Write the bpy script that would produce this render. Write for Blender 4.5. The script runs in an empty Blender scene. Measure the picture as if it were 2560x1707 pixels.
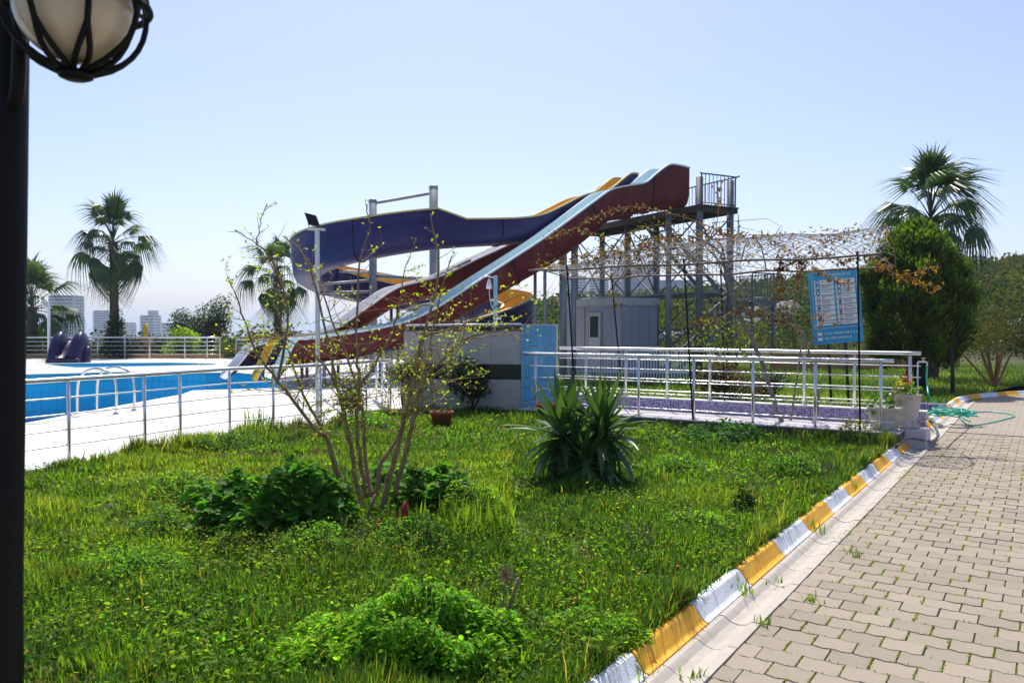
import bpy, bmesh, math, random
import numpy as np
from mathutils import Vector, Matrix
from mathutils.geometry import tessellate_polygon

random.seed(7)
rng = np.random.default_rng(11)
scene = bpy.context.scene
COL = scene.collection
R = math.radians

# ------------------------------------------------------------------ camera, sky, sun, exposure
FPX, W0, H0, EYE = 2000.0, 2560.0, 1707.0, 1.65
PITCH = math.atan((H0 / 2 - 820.0) / FPX)          # horizon sits at row 820 of the photograph
camd = bpy.data.cameras.new('camera')
cam = bpy.data.objects.new('camera', camd)
COL.objects.link(cam)
cam.location = (0, 0, EYE)
cam.rotation_euler = (math.pi / 2 - PITCH, 0, 0)
camd.sensor_width = 36
camd.lens = 36 * FPX / W0
camd.clip_start = 0.05
camd.clip_end = 40000
camd.dof.use_dof = True
camd.dof.focus_distance = 8.0
camd.dof.aperture_fstop = 5.6
scene.camera = cam

SUN_AZ, SUN_EL = R(-5), R(59)
world = bpy.data.worlds.new('World')
scene.world = world
world.use_nodes = True
wn = world.node_tree.nodes
sky = wn.new('ShaderNodeTexSky')
sky.sky_type = 'NISHITA'
sky.sun_disc = False
sky.sun_elevation = SUN_EL
sky.sun_rotation = SUN_AZ
sky.air_density = 1.0
sky.dust_density = 1.3
sky.ozone_density = 3.5
wn['Background'].inputs['Strength'].default_value = 0.135
wb = wn.new('ShaderNodeMix'); wb.data_type = 'RGBA'; wb.blend_type = 'MULTIPLY'; wb.inputs[0].default_value = 1
wb.inputs[7].default_value = (1.06, .97, 1.07, 1)      # white balance of the whole sky
world.node_tree.links.new(sky.outputs[0], wb.inputs[6])
world.node_tree.links.new(wb.outputs[2], wn['Background'].inputs['Color'])

sund = bpy.data.lights.new('sun', 'SUN')
sund.energy = 5.0
sund.angle = R(0.53)
sund.color = (1.0, 0.95, 0.86)
sun = bpy.data.objects.new('sun', sund)
COL.objects.link(sun)
sdir = Vector((math.sin(SUN_AZ) * math.cos(SUN_EL), math.cos(SUN_AZ) * math.cos(SUN_EL), math.sin(SUN_EL)))
sun.rotation_euler = (-sdir).to_track_quat('-Z', 'Y').to_euler()
sun.location = (0, 0, 40)

vs = scene.view_settings
vs.view_transform = 'Standard'
vs.look = 'None'
vs.exposure = 0.3
vs.gamma = 1.0
scene.render.engine = 'CYCLES'
scene.cycles.max_bounces = 8
scene.cycles.transparent_max_bounces = 8
scene.cycles.volume_bounces = 0
HAZE = .00036

# ------------------------------------------------------------------ pixel helpers (a pixel gives a direction only)
_F = Vector((0, math.cos(PITCH), -math.sin(PITCH)))
_U = Vector((0, math.sin(PITCH), math.cos(PITCH)))
_R = Vector((1, 0, 0))
_E = Vector((0, 0, EYE))
def ray(px, py):
    return _F + _R * ((px - W0 / 2) / FPX) + _U * ((H0 / 2 - py) / FPX)
def G(px, py, z=0.0):
    d = ray(px, py)
    return _E + d * ((z - EYE) / d.z)
def AT(px, py, Y):
    d = ray(px, py)
    return _E + d * (Y / d.y)
def ONV(px, py, p0, d2):
    """ray meets the vertical plane through p0 that runs along d2"""
    d = ray(px, py)
    n = Vector((-d2[1], d2[0], 0))
    return _E + d * ((Vector(p0) - _E).dot(n) / d.dot(n))

# ------------------------------------------------------------------ object helpers
WL = {}
def tag(o, label=None, cat=None, group=None, kind=None):
    if label: o['label'] = label
    if cat: o['category'] = cat
    if group: o['group'] = group
    if kind: o['kind'] = kind
    return o
def thing(name, loc, label, cat, group=None):
    o = bpy.data.objects.new(name, None)
    o.empty_display_size = 0.1
    COL.objects.link(o)
    o.location = loc
    WL[o] = Vector(loc)
    return tag(o, label, cat, group)
def link(name, me, parent=None, mw=None):
    o = bpy.data.objects.new(name, me)
    COL.objects.link(o)
    base = WL[parent] if parent else Vector((0, 0, 0))
    if parent: o.parent = parent
    if mw is not None:
        o.matrix_local = Matrix.Translation(-base) @ mw
        WL[o] = mw.translation.copy()
        if not parent: WL[o] = mw.translation.copy()
    else:
        WL[o] = base.copy()
    return o

class MB:
    def __init__(s):
        s.v, s.f = [], []
    def add(s, vs_, fs_):
        n = len(s.v)
        s.v += [tuple(p) for p in vs_]
        s.f += [tuple(i + n for i in f) for f in fs_]
        return s
    def obox(s, o, a, b, c):
        o, a, b, c = Vector(o), Vector(a), Vector(b), Vector(c)
        if a.cross(b).dot(c) < 0: a, b = b, a
        p = [o, o + a, o + a + b, o + b]
        p += [q + c for q in p]
        return s.add(p, [(3, 2, 1, 0), (4, 5, 6, 7), (0, 1, 5, 4), (1, 2, 6, 5), (2, 3, 7, 6), (3, 0, 4, 7)])
    def box(s, c, sz, rz=0.0):
        ca, sa = math.cos(rz), math.sin(rz)
        a, b = Vector((ca, sa, 0)) * sz[0], Vector((-sa, ca, 0)) * sz[1]
        d = Vector((0, 0, sz[2]))
        return s.obox(Vector(c) - a / 2 - b / 2 - d / 2, a, b, d)
    def tube(s, pts, r, n=8, cap=True):
        pts = [Vector(p) for p in pts]
        m = len(pts)
        rs = [r] * m if isinstance(r, (int, float)) else list(r)
        t0 = (pts[1] - pts[0]).normalized()
        ref = Vector((0, 0, 1)) if abs(t0.z) < 0.9 else Vector((1, 0, 0))
        u = (ref - t0 * ref.dot(t0)).normalized()
        vsx = []
        for i in range(m):
            t = (pts[min(i + 1, m - 1)] - pts[max(i - 1, 0)])
            t = t.normalized() if t.length > 1e-9 else t0
            u = (u - t * u.dot(t))
            u = u.normalized() if u.length > 1e-6 else t.orthogonal().normalized()
            w = t.cross(u)
            for k in range(n):
                a = 2 * math.pi * k / n
                vsx.append(pts[i] + (u * math.cos(a) + w * math.sin(a)) * rs[i])
        fs = []
        for i in range(m - 1):
            for k in range(n):
                k2 = (k + 1) % n
                fs.append((i * n + k, i * n + k2, (i + 1) * n + k2, (i + 1) * n + k))
        if cap:
            fs.append(tuple(reversed(range(n))))
            fs.append(tuple((m - 1) * n + k for k in range(n)))
        return s.add(vsx, fs)
    def lathe(s, prof, c=(0, 0, 0), n=20):
        c = Vector(c)
        vsx, fs = [], []
        for r, z in prof:
            for k in range(n):
                a = 2 * math.pi * k / n
                vsx.append(c + Vector((r * math.cos(a), r * math.sin(a), z)))
        for i in range(len(prof) - 1):
            for k in range(n):
                k2 = (k + 1) % n
                fs.append((i * n + k, i * n + k2, (i + 1) * n + k2, (i + 1) * n + k))
        return s.add(vsx, fs)
    def mesh(s, mat, off=(0, 0, 0), smooth=False, name='mesh'):
        me = bpy.data.meshes.new(name)
        off = Vector(off)
        me.from_pydata([tuple(Vector(p) - off) for p in s.v], [], s.f)
        me.materials.append(mat)
        if smooth:
            me.polygons.foreach_set('use_smooth', [True] * len(me.polygons))
        me.update()
        return me
    def build(s, name, mat, parent=None, smooth=False, bevel=0.0, loc=None):
        base = WL[parent] if parent else Vector(loc or (0, 0, 0))
        me = s.mesh(mat, base, smooth, name)
        o = bpy.data.objects.new(name, me)
        COL.objects.link(o)
        if parent: o.parent = parent
        else: o.location = base
        WL[o] = base.copy()
        if smooth == 'auto':
            pass
        if bevel:
            m = o.modifiers.new('bevel', 'BEVEL')
            m.width = bevel; m.segments = 2; m.limit_method = 'ANGLE'
        return o

def big_mesh(name, verts, faces_flat, fsize, mat, tint=None, smooth=False):
    """verts (N,3); faces_flat: flat vertex indices; fsize: int or array of polygon sizes; tint per vertex (N,3)"""
    me = bpy.data.meshes.new(name)
    nv = len(verts)
    me.vertices.add(nv)
    me.vertices.foreach_set('co', np.ascontiguousarray(verts, dtype=np.float32).ravel())
    nl = len(faces_flat)
    me.loops.add(nl)
    me.loops.foreach_set('vertex_index', np.ascontiguousarray(faces_flat, dtype=np.int32))
    if np.isscalar(fsize):
        starts = np.arange(0, nl, fsize, dtype=np.int32)
    else:
        starts = np.concatenate([[0], np.cumsum(fsize)[:-1]]).astype(np.int32)
    me.polygons.add(len(starts))
    me.polygons.foreach_set('loop_start', starts)
    if smooth:
        me.polygons.foreach_set('use_smooth', np.ones(len(starts), dtype=bool))
    if tint is not None:
        at = me.attributes.new('tint', 'FLOAT_COLOR', 'POINT')
        c = np.ones((nv, 4), dtype=np.float32)
        c[:, :3] = tint
        at.data.foreach_set('color', c.ravel())
    me.materials.append(mat)
    me.update(calc_edges=True)
    return me

def rotm(yaw, pitch, roll):
    cy, sy, cp, sp, cr, sr = np.cos(yaw), np.sin(yaw), np.cos(pitch), np.sin(pitch), np.cos(roll), np.sin(roll)
    M = np.empty((len(yaw), 3, 3))
    M[:, 0, 0] = cy * cp; M[:, 0, 1] = -sy * cr + cy * sp * sr; M[:, 0, 2] = sy * sr + cy * sp * cr
    M[:, 1, 0] = sy * cp; M[:, 1, 1] = cy * cr + sy * sp * sr; M[:, 1, 2] = -cy * sr + sy * sp * cr
    M[:, 2, 0] = -sp; M[:, 2, 1] = cp * sr; M[:, 2, 2] = cp * cr
    return M

LEAF_V = np.array([(0, 0, 0), (.35, .26, .05), (.75, .2, .04), (1, 0, -.08), (.75, -.2, .04), (.35, -.26, .05)])
LEAF_F = [(0, 1, 2, 3), (0, 3, 4, 5)]
DIA_V = np.array([(0, 0, 0), (.45, .33, .05), (1, 0, -.06), (.45, -.33, .05)])
DIA_F = [(0, 1, 2, 3)]
def scatter(name, tv, tf, P, M, S, tint, mat, parent=None, kind=None):
    """template copies at P with rotations M and scales S -> one mesh object"""
    N, k = len(P), len(tv)
    S = np.asarray(S)
    T = tv[None, :, :] * (S[:, None, None] if S.ndim == 1 else S[:, None, :])
    V = np.einsum('nij,nkj->nki', M, T) + P[:, None, :]
    base = np.array(WL[parent]) if parent else np.zeros(3)
    V = (V - base).reshape(-1, 3)
    sizes = np.array([len(f) for f in tf])
    flat = np.concatenate([np.array(f) for f in tf])
    F = (flat[None, :] + (np.arange(N) * k)[:, None]).ravel()
    FS = np.tile(sizes, N)
    tn = np.repeat(tint, k, axis=0) if tint is not None else None
    me = big_mesh(name, V, F, FS, mat, tn)
    o = bpy.data.objects.new(name, me)
    COL.objects.link(o)
    if parent: o.parent = parent
    WL[o] = Vector(base)
    if kind: o['kind'] = kind
    return o

def catmull(pts, k=6):
    pts = [Vector(p) for p in pts]
    out = []
    for i in range(len(pts) - 1):
        p0 = pts[max(i - 1, 0)]; p1 = pts[i]; p2 = pts[i + 1]; p3 = pts[min(i + 2, len(pts) - 1)]
        for j in range(k):
            t = j / k
            out.append(0.5 * ((2 * p1) + (p2 - p0) * t + (2 * p0 - 5 * p1 + 4 * p2 - p3) * t * t + (3 * p1 - p0 - 3 * p2 + p3) * t ** 3))
    out.append(pts[-1])
    return out
def U(a, b, n=None):
    return rng.uniform(a, b, n)

# ------------------------------------------------------------------ materials
def nt(name):
    m = bpy.data.materials.new(name)
    m.use_nodes = True
    t = m.node_tree
    return m, t.nodes, t.links, t.nodes['Principled BSDF']
def mat(name, col, rough=.6, metal=0., spec=.5, var=.0, vscale=3., dark=None, bump=0., bscale=40., objvar=0., stain=None, stain_scale=2., stain_amt=.5, coords='Object', streak=None):
    m, N, L, b = nt(name)
    b.inputs['Roughness'].default_value = rough
    b.inputs['Metallic'].default_value = metal
    b.inputs['Specular IOR Level'].default_value = spec
    tc = N.new('ShaderNodeTexCoord')
    out = None
    rgb = N.new('ShaderNodeRGB'); rgb.outputs[0].default_value = (*col, 1)
    out = rgb.outputs[0]
    if var > 0:
        nz = N.new('ShaderNodeTexNoise'); nz.inputs['Scale'].default_value = vscale; nz.inputs['Detail'].default_value = 6
        L.new(tc.outputs[coords], nz.inputs['Vector'])
        mx = N.new('ShaderNodeMix'); mx.data_type = 'RGBA'
        d = dark or tuple(c * (1 - var) for c in col)
        mp = N.new('ShaderNodeMapRange'); mp.inputs[1].default_value = .35; mp.inputs[2].default_value = .7
        L.new(nz.outputs[0], mp.inputs[0]); L.new(mp.outputs[0], mx.inputs[0])
        L.new(out, mx.inputs[6]); mx.inputs[7].default_value = (*d, 1)
        out = mx.outputs[2]
    if stain:
        nz = N.new('ShaderNodeTexNoise'); nz.inputs['Scale'].default_value = stain_scale; nz.inputs['Detail'].default_value = 9; nz.inputs['Roughness'].default_value = .7
        L.new(tc.outputs[coords], nz.inputs['Vector'])
        mp = N.new('ShaderNodeMapRange'); mp.inputs[1].default_value = .5; mp.inputs[2].default_value = .72; mp.inputs[4].default_value = stain_amt
        mx = N.new('ShaderNodeMix'); mx.data_type = 'RGBA'
        L.new(nz.outputs[0], mp.inputs[0]); L.new(mp.outputs[0], mx.inputs[0])
        L.new(out, mx.inputs[6]); mx.inputs[7].default_value = (*stain, 1)
        out = mx.outputs[2]
    if streak:
        mpn = N.new('ShaderNodeMapping'); mpn.inputs['Scale'].default_value = (5, 5, .35)
        L.new(tc.outputs[coords], mpn.inputs['Vector'])
        nz = N.new('ShaderNodeTexNoise'); nz.inputs['Scale'].default_value = 1.3; nz.inputs['Detail'].default_value = 7; nz.inputs['Roughness'].default_value = .65
        L.new(mpn.outputs[0], nz.inputs['Vector'])
        mp = N.new('ShaderNodeMapRange'); mp.inputs[1].default_value = .5; mp.inputs[2].default_value = .75; mp.inputs[4].default_value = .55
        mx = N.new('ShaderNodeMix'); mx.data_type = 'RGBA'
        L.new(nz.outputs[0], mp.inputs[0]); L.new(mp.outputs[0], mx.inputs[0])
        L.new(out, mx.inputs[6]); mx.inputs[7].default_value = (*streak, 1)
        out = mx.outputs[2]
    if objvar > 0:
        oi = N.new('ShaderNodeObjectInfo'); ge = N.new('ShaderNodeNewGeometry')
        ad = N.new('ShaderNodeMath'); ad.operation = 'ADD'
        L.new(oi.outputs['Random'], ad.inputs[0]); L.new(ge.outputs['Random Per Island'], ad.inputs[1])
        fr = N.new('ShaderNodeMath'); fr.operation = 'FRACT'; L.new(ad.outputs[0], fr.inputs[0])
        mp = N.new('ShaderNodeMapRange'); mp.inputs[3].default_value = 1 - objvar; mp.inputs[4].default_value = 1 + objvar * .6
        L.new(fr.outputs[0], mp.inputs[0])
        hs = N.new('ShaderNodeHueSaturation'); L.new(out, hs.inputs['Color']); L.new(mp.outputs[0], hs.inputs['Value'])
        out = hs.outputs[0]
    L.new(out, b.inputs['Base Color'])
    if bump > 0:
        nz = N.new('ShaderNodeTexNoise'); nz.inputs['Scale'].default_value = bscale; nz.inputs['Detail'].default_value = 8
        L.new(tc.outputs[coords], nz.inputs['Vector'])
        bp = N.new('ShaderNodeBump'); bp.inputs['Strength'].default_value = bump; bp.inputs['Distance'].default_value = .02
        L.new(nz.outputs[0], bp.inputs['Height']); L.new(bp.outputs[0], b.inputs['Normal'])
    return m
def leafmat(name, col, trans=.45, rough=.45, tcol=None, spec=.4):
    """leaf surface: sheen on top, light shining through; tint attribute varies leaf colour"""
    m, N, L, b = nt(name)
    at = N.new('ShaderNodeAttribute'); at.attribute_name = 'tint'
    mu = N.new('ShaderNodeMix'); mu.data_type = 'RGBA'; mu.blend_type = 'MULTIPLY'; mu.inputs[0].default_value = 1
    L.new(at.outputs['Color'], mu.inputs[6]); mu.inputs[7].default_value = (*col, 1)
    L.new(mu.outputs[2], b.inputs['Base Color'])
    b.inputs['Roughness'].default_value = rough
    b.inputs['Specular IOR Level'].default_value = spec
    tr = N.new('ShaderNodeBsdfTranslucent')
    m2 = N.new('ShaderNodeMix'); m2.data_type = 'RGBA'; m2.blend_type = 'MULTIPLY'; m2.inputs[0].default_value = 1
    tc = tcol or (col[0] * 2.0, col[1] * 1.9, col[2] * .8)
    L.new(at.outputs['Color'], m2.inputs[6]); m2.inputs[7].default_value = (*tc, 1)
    L.new(m2.outputs[2], tr.inputs['Color'])
    ms = N.new('ShaderNodeMixShader'); ms.inputs[0].default_value = trans
    L.new(b.outputs[0], ms.inputs[1]); L.new(tr.outputs[0], ms.inputs[2])
    L.new(ms.outputs[0], N['Material Output'].inputs['Surface'])
    return m
def leafobj(name, col, trans=.4, rough=.4, spec=.4, var=.35):
    """leaf material for separate leaf objects: colour varies per object"""
    m = leafmat(name, col, trans, rough, None, spec)
    N, L = m.node_tree.nodes, m.node_tree.links
    at = [n for n in N if n.type == 'ATTRIBUTE'][0]
    oi = N.new('ShaderNodeObjectInfo')
    mp = N.new('ShaderNodeMapRange'); mp.inputs[3].default_value = 1 - var; mp.inputs[4].default_value = 1 + var
    L.new(oi.outputs['Random'], mp.inputs[0])
    for l in list(at.outputs['Color'].links):
        s = l.to_socket; L.remove(l); L.new(mp.outputs[0], s)
    return m

M = {}
M['post_black'] = mat('black_painted_iron', (.004, .004, .006), .55, 0, .2, .3, 20)
M['lamp_globe'] = mat('opal_glass', (.62, .55, .42), .25, 0, .5, .25, 6, (.5, .4, .26))
M['soil'] = mat('soil', (.045, .045, .02), .95, 0, .2, .5, 5, (.05, .07, .02), .6, 30)
M['ground'] = mat('dry_ground', (.075, .078, .032), .95, 0, .2, .6, .15, (.04, .055, .018), .4, 3)
M['deck'] = mat('white_deck_tiles', (.6, .575, .54), .55, 0, .4, .08, .8, None, .05, 30, 0, (.62, .57, .5), 1.2, .35)
M['coping'] = mat('pale_coping', (.72, .7, .67), .5, 0, .4, .1, 2)
M['alu'] = mat('brushed_aluminium', (.78, .78, .75), .28, .75, .5, .1, 6)
M['white_metal'] = mat('white_painted_metal', (.78, .78, .78), .35, .25, .5, .08, 8)
M['chrome'] = mat('stainless_steel', (.75, .72, .68), .18, 1.0)
M['steel'] = mat('galvanised_steel', (.27, .3, .33), .5, .35, .5, .25, 3, None, 0, 40, 0, (.2, .15, .11), 3, .35)
M['steel_dk'] = mat('grey_painted_steel', (.15, .175, .2), .5, .2, .5, .25, 3, None, 0, 40, 0, (.16, .12, .09), 2, .3)
M['red'] = mat('faded_red_fibreglass', (.12, .006, .014), .45, 0, .25, .3, 1.1, (.14, .025, .025), .03, 8, 0, (.05, .01, .015), 1.6, .6, streak=(.24, .06, .05))
M['purple'] = mat('purple_fibreglass', (.014, .011, .085), .42, 0, .28, .3, .9, (.024, .02, .12), .03, 8, 0, (.01, .007, .05), 1.8, .7, streak=(.05, .045, .17))
M['cyan'] = mat('pale_aqua_gelcoat', (.62, .78, .8), .3, 0, .5, .08, 2, streak=(.5, .6, .58))
M['yellow'] = mat('yellow_gelcoat', (.75, .43, .02), .35, 0, .5, .15, 2)
M['whitegel'] = mat('white_gelcoat', (.76, .75, .76), .35, 0, .5, .08, 2)
M['rim_cyan'] = mat('pale_aqua_rim', (.74, .82, .84), .4)
M['rim_yel'] = mat('yellow_rim', (.66, .46, .07), .45, 0, .5, .25, 3, (.55, .48, .25))
M['rim_white'] = mat('white_rim', (.78, .78, .79), .4)
M['dark'] = mat('dark_rubber', (.02, .02, .022), .6)
M['black_tile_and_shade'] = mat('black_glazed_tile_and_shade', (.012, .012, .013), .25, 0, .5, .3, 4)
M['panel'] = mat('grey_white_ceramic', (.5, .46, .41), .4, 0, .4, .1, 3, None, .03, 20, .05, (.38, .34, .29), 1.5, .4)
M['grout'] = mat('pale_grout', (.62, .62, .6), .8)
M['bluetile'] = mat('pale_blue_glazed_tile', (.11, .4, .68), .18, 0, .5, .15, 5, (.17, .48, .74), 0, 40, .1)
M['pooltile'] = mat('blue_pool_tile', (.02, .5, .76), .25, 0, .5, .12, 1.2, (.016, .44, .7), 0, 40, .07)
M['poolgrout'] = mat('blue_pool_grout', (.16, .45, .74), .7)
M['concrete'] = mat('concrete', (.42, .39, .35), .85, 0, .3, .25, 3, None, .3, 30, .06, (.25, .21, .17), 1.5, .5)
M['darkconc'] = mat('weathered_concrete', (.16, .145, .12), .9, 0, .3, .4, 3, None, .3, 30, 0, (.07, .06, .045), 2, .6)
M['ramp'] = mat('pale_ramp_tiles', (.6, .56, .58), .5, 0, .4, .15, 3)
M['gutter'] = mat('pale_drain_concrete', (.47, .425, .37), .85, 0, .3, .15, 6, None, .15, 60, .05, (.4, .3, .2), 2.5, .6, 'Generated')
M['kerb_white'] = mat('white_kerb_paint', (.76, .77, .78), .6, 0, .4, .12, 6, None, .2, 50, .03, (.42, .38, .33), 7, .75, 'Generated')
M['kerb_yellow'] = mat('yellow_kerb_paint', (.85, .44, .02), .6, 0, .4, .2, 6, (.76, .36, .015), .2, 50, .05, (.6, .42, .2), 7, .3, 'Generated')
M['paver'] = mat('beige_concrete_paver', (.31, .262, .2), .85, 0, .2, .16, 8, (.275, .232, .175), .2, 120, .13, (.37, .31, .24), 3, .5)
M['joint'] = mat('sandy_joint', (.3, .25, .175), .95, 0, .1, .5, 8, (.06, .065, .03))
M['terracotta'] = mat('terracotta', (.36, .09, .045), .7, 0, .3, .3, 6)
M['stonepot'] = mat('whitewashed_stone', (.6, .56, .48), .85, 0, .2, .25, 5, (.5, .45, .37), .4, 30, 0, (.2, .17, .13), 5, .8)
M['bark'] = mat('grey_brown_bark', (.36, .24, .12), .85, 0, .2, .4, 14, None, .5, 60)
M['bark_pale'] = mat('pale_grey_bark', (.3, .25, .2), .85, 0, .2, .4, 12, None, .5, 50)
M['bark_dark'] = mat('dark_bark', (.055, .04, .028), .9, 0, .2, .4, 8, None, .5, 40)
M['palm_trunk'] = mat('palm_trunk', (.11, .08, .055), .9, 0, .2, .5, 9, None, .7, 30)
M['hose'] = mat('green_hose', (.05, .5, .36), .35)
M['hose_dk'] = mat('dark_grey_hose', (.04, .05, .07), .4)
M['signblue'] = mat('blue_sign_print', (.025, .26, .56), .4, 0, .4, .3, 1.2, (.03, .42, .6))
M['signwhite'] = mat('off_white_print', (.8, .8, .74), .5)
M['signtext'] = mat('grey_print', (.16, .16, .17), .6)
M['signpale'] = mat('pale_print', (.4, .6, .68), .6)
M['signred'] = mat('red_print', (.4, .08, .08), .6)
M['signmid'] = mat('mid_blue_print', (.05, .22, .4), .6)
M['hut'] = mat('blue_grey_metal_cladding', (.31, .335, .41), .5, .1, .5, .12, 1.5)
M['hutside'] = M['hut']
M['huttrim'] = mat('pale_grey_trim', (.45, .47, .48), .5, 0, .5, .2, 3)
M['hutdoor'] = mat('pale_door', (.5, .53, .58), .45, 0, .5, .1, 2)
M['glass_dark'] = mat('dark_window_glass', (.03, .045, .055), .08)
M['ochre'] = mat('ochre_render', (.5, .3, .11), .85, 0, .2, .2, 2)
M['yellow_paint'] = mat('yellow_paint', (.7, .45, .02), .5)
M['purpleslide'] = mat('dark_purple_plastic', (.018, .009, .06), .35, 0, .4, .2, 2)
M['shower'] = mat('pale_blue_paint', (.2, .5, .62), .4, 0, .5, .2, 5)
M['towerwall'] = mat('pale_tower_render', (.52, .53, .58), .8, 0, .3, .1, .05)
M['towerslab'] = mat('white_balcony_slab', (.72, .72, .74), .8)
M['towerglass'] = mat('tower_windows', (.12, .14, .2), .3)
M['towerblue'] = mat('blue_grey_facade', (.18, .19, .32), .7)
M['rock'] = mat('limestone_rock', (.3, .295, .28), .9, 0, .2, .4, .8, (.13, .125, .11), .6, 4)
M['wire'] = mat('pale_plastic_wire', (.62, .58, .52), .6, 0, .4, .3, 3)
M['rod'] = mat('rusty_rod', (.14, .1, .08), .7, .1)
M['picket'] = mat('pale_grey_picket', (.78, .78, .78), .6)
M['red_plastic'] = mat('red_plastic', (.55, .05, .03), .4)
M['stakewood'] = mat('weathered_stake', (.3, .22, .14), .85, 0, .2, .3, 10)
M['platform'] = mat('dark_rusty_plate', (.06, .058, .05), .7, .1, .4, .3, 3, None, 0, 40, 0, (.1, .06, .035), 2, .5)
M['thatch_grass'] = leafmat('dead_grass', (.3, .22, .11), .3, .7, (.4, .28, .1), .1)
M['seam'] = mat('dark_seam', (.008, .006, .03), .6)
M['canna'] = leafobj('dark_red_canna_leaf', (.22, .03, .015), .4)
# foliage
M['grass'] = leafmat('grass_blades', (.08, .168, .015), .5, .5, (.22, .41, .018), .35)
M['herb'] = leafmat('weed_leaves', (.085, .18, .018), .48, .6, (.24, .46, .02), .12)
M['mallow'] = leafmat('mallow_leaves', (.055, .14, .015), .4, .5, (.14, .38, .015), .12)
M['scrub'] = leafmat('scrub_leaves', (.075, .098, .024), .25, .7, None, .1)
M['cypress'] = leafmat('cypress_sprays', (.075, .145, .014), .32, .6, (.16, .3, .014), .2)
M['tree_leaf'] = leafmat('dark_tree_leaves', (.045, .07, .028), .3, .5)
M['bud'] = leafmat('young_leaves', (.5, .5, .03), .5, .5, (1.0, .95, .05), .15)
M['vine_leaf'] = leafmat('russet_vine_leaves', (.16, .105, .03), .4, .5, (.34, .23, .035), .2)
M['frond'] = leafobj('palm_frond', (.04, .085, .022), .3, .38, .5, .4)
M['petiole'] = mat('palm_petiole', (.1, .12, .04), .5)
M['thatch'] = mat('dead_fronds', (.17, .11, .06), .9, 0, .2, .3, 5)
M['yucca'] = leafobj('yucca_leaf', (.055, .125, .028), .28, .33, .5, .35)
M['flower_o'] = leafmat('orange_flower', (.7, .15, .03), .4, .5, (.9, .25, .05))
M['flower_w'] = leafmat('white_flower', (.8, .8, .72), .4)
M['flower_y'] = leafmat('yellow_flower', (.7, .6, .05), .4)
M['dry'] = leafmat('dry_stalks', (.35, .24, .12), .3, .6)

# ------------------------------------------------------------------ setting: terrain
_cp = np.array([-4000, 300, 600, 700, 900, 1200, 1300, 1400, 1520, 1650, 1830, 2000, 2425, 2560, 4000, 8000.])
_ce = np.array([-.030, -.030, -.022, -.02, -.012, .004, .014, .019, .021, .026, .034, .042, .052, .056, .06, .05])
def smooth(a, b, x):
    t = np.clip((x - a) / (b - a), 0, 1)
    return t * t * (3 - 2 * t)
def height(x, y):
    x = np.asarray(x, float); y = np.asarray(y, float)
    r = np.hypot(x, y)
    az = np.arctan2(x, np.maximum(y, 1e-3))
    az = np.where(y <= 0, np.sign(x) * R(85), np.clip(az, -R(85), R(85)))
    px = 1280 + 2000 * np.tan(np.clip(az, -1.2, 1.2))
    e = np.interp(px, _cp, _ce)
    zt = 1.65 + 125 * e
    z = -.14 + (zt + .14) * smooth(33, 125, r)
    far = np.where(e > 0, zt - (r - 125) * .03, zt - (r - 125) * .035)
    z = np.where(r > 125, np.maximum(far, -38), z)
    bump = .5 * np.sin(x * .11 + 1) * np.sin(y * .09) + .3 * np.sin(x * .31) * np.cos(y * .27)
    z = z + bump * smooth(40, 70, r)
    # hollow below the pools, covered by the deck
    inside = smooth(-2.4, -3.4, x) * smooth(14, 15.5, y) * smooth(39.5, 38.5, y)
    return z - 2.3 * inside
def make_ground():
    rad = np.concatenate([np.linspace(1, 60, 70), np.geomspace(61.5, 400, 60), np.geomspace(430, 16000, 26)])
    ang = np.linspace(0, 2 * np.pi, 241)[:-1]
    A, Rr = np.meshgrid(ang, rad)
    X, Y = Rr * np.cos(A), Rr * np.sin(A)
    Z = height(X, Y)
    V = np.stack([X, Y, Z], -1).reshape(-1, 3)
    n = len(ang)
    i, j = np.meshgrid(np.arange(len(rad) - 1), np.arange(n), indexing='ij')
    j2 = (j + 1) % n
    F = np.stack([i * n + j, (i + 1) * n + j, (i + 1) * n + j2, i * n + j2], -1).reshape(-1)
    V = np.vstack([V, [[0, 0, height(0, 0.1)]]])
    c = len(V) - 1
    tri = np.stack([np.full(n, c), np.arange(n), (np.arange(n) + 1) % n], -1).ravel()
    me = big_mesh('ground', V, np.concatenate([F, tri]), np.concatenate([np.full(len(F) // 4, 4), np.full(n, 3)]), M['ground'], None, True)
    o = link('ground', me); o['kind'] = 'structure'
make_ground()

def poly_sheet(name, outer, holes, z, m, thick=0.0, parent=None):
    loops = [[Vector((p[0], p[1], 0)) for p in outer]] + [[Vector((p[0], p[1], 0)) for p in h] for h in holes]
    tris = tessellate_polygon(loops)
    flat = [p for l in loops for p in l]
    mb = MB()
    vv = [(p.x, p.y, z) for p in flat]
    fs = []
    for t in tris:
        a, b, c = (flat[k] for k in t)
        fs.append(t if (b - a).cross(c - a).z > 0 else (t[0], t[2], t[1]))
    mb.add(vv, fs)
    if thick:
        for l in loops:
            k = len(l)
            base = len(mb.v)
            mb.v += [(p.x, p.y, z) for p in l] + [(p.x, p.y, z - thick) for p in l]
            mb.f += [(base + i, base + (i + 1) % k, base + k + (i + 1) % k, base + k + i) for i in range(k)]
    o = mb.build(name, m, parent)
    if not parent: o['kind'] = 'structure'
    return o
def inside(poly, X, Y):
    res = np.zeros(len(X), bool)
    n = len(poly)
    for i in range(n):
        x1, y1 = poly[i][0], poly[i][1]; x2, y2 = poly[(i + 1) % n][0], poly[(i + 1) % n][1]
        c = ((y1 > Y) != (y2 > Y))
        with np.errstate(divide='ignore', invalid='ignore'):
            xi = (x2 - x1) * (Y - y1) / (y2 - y1 + 1e-12) + x1
        res ^= c & (X < xi)
    return res

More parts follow.
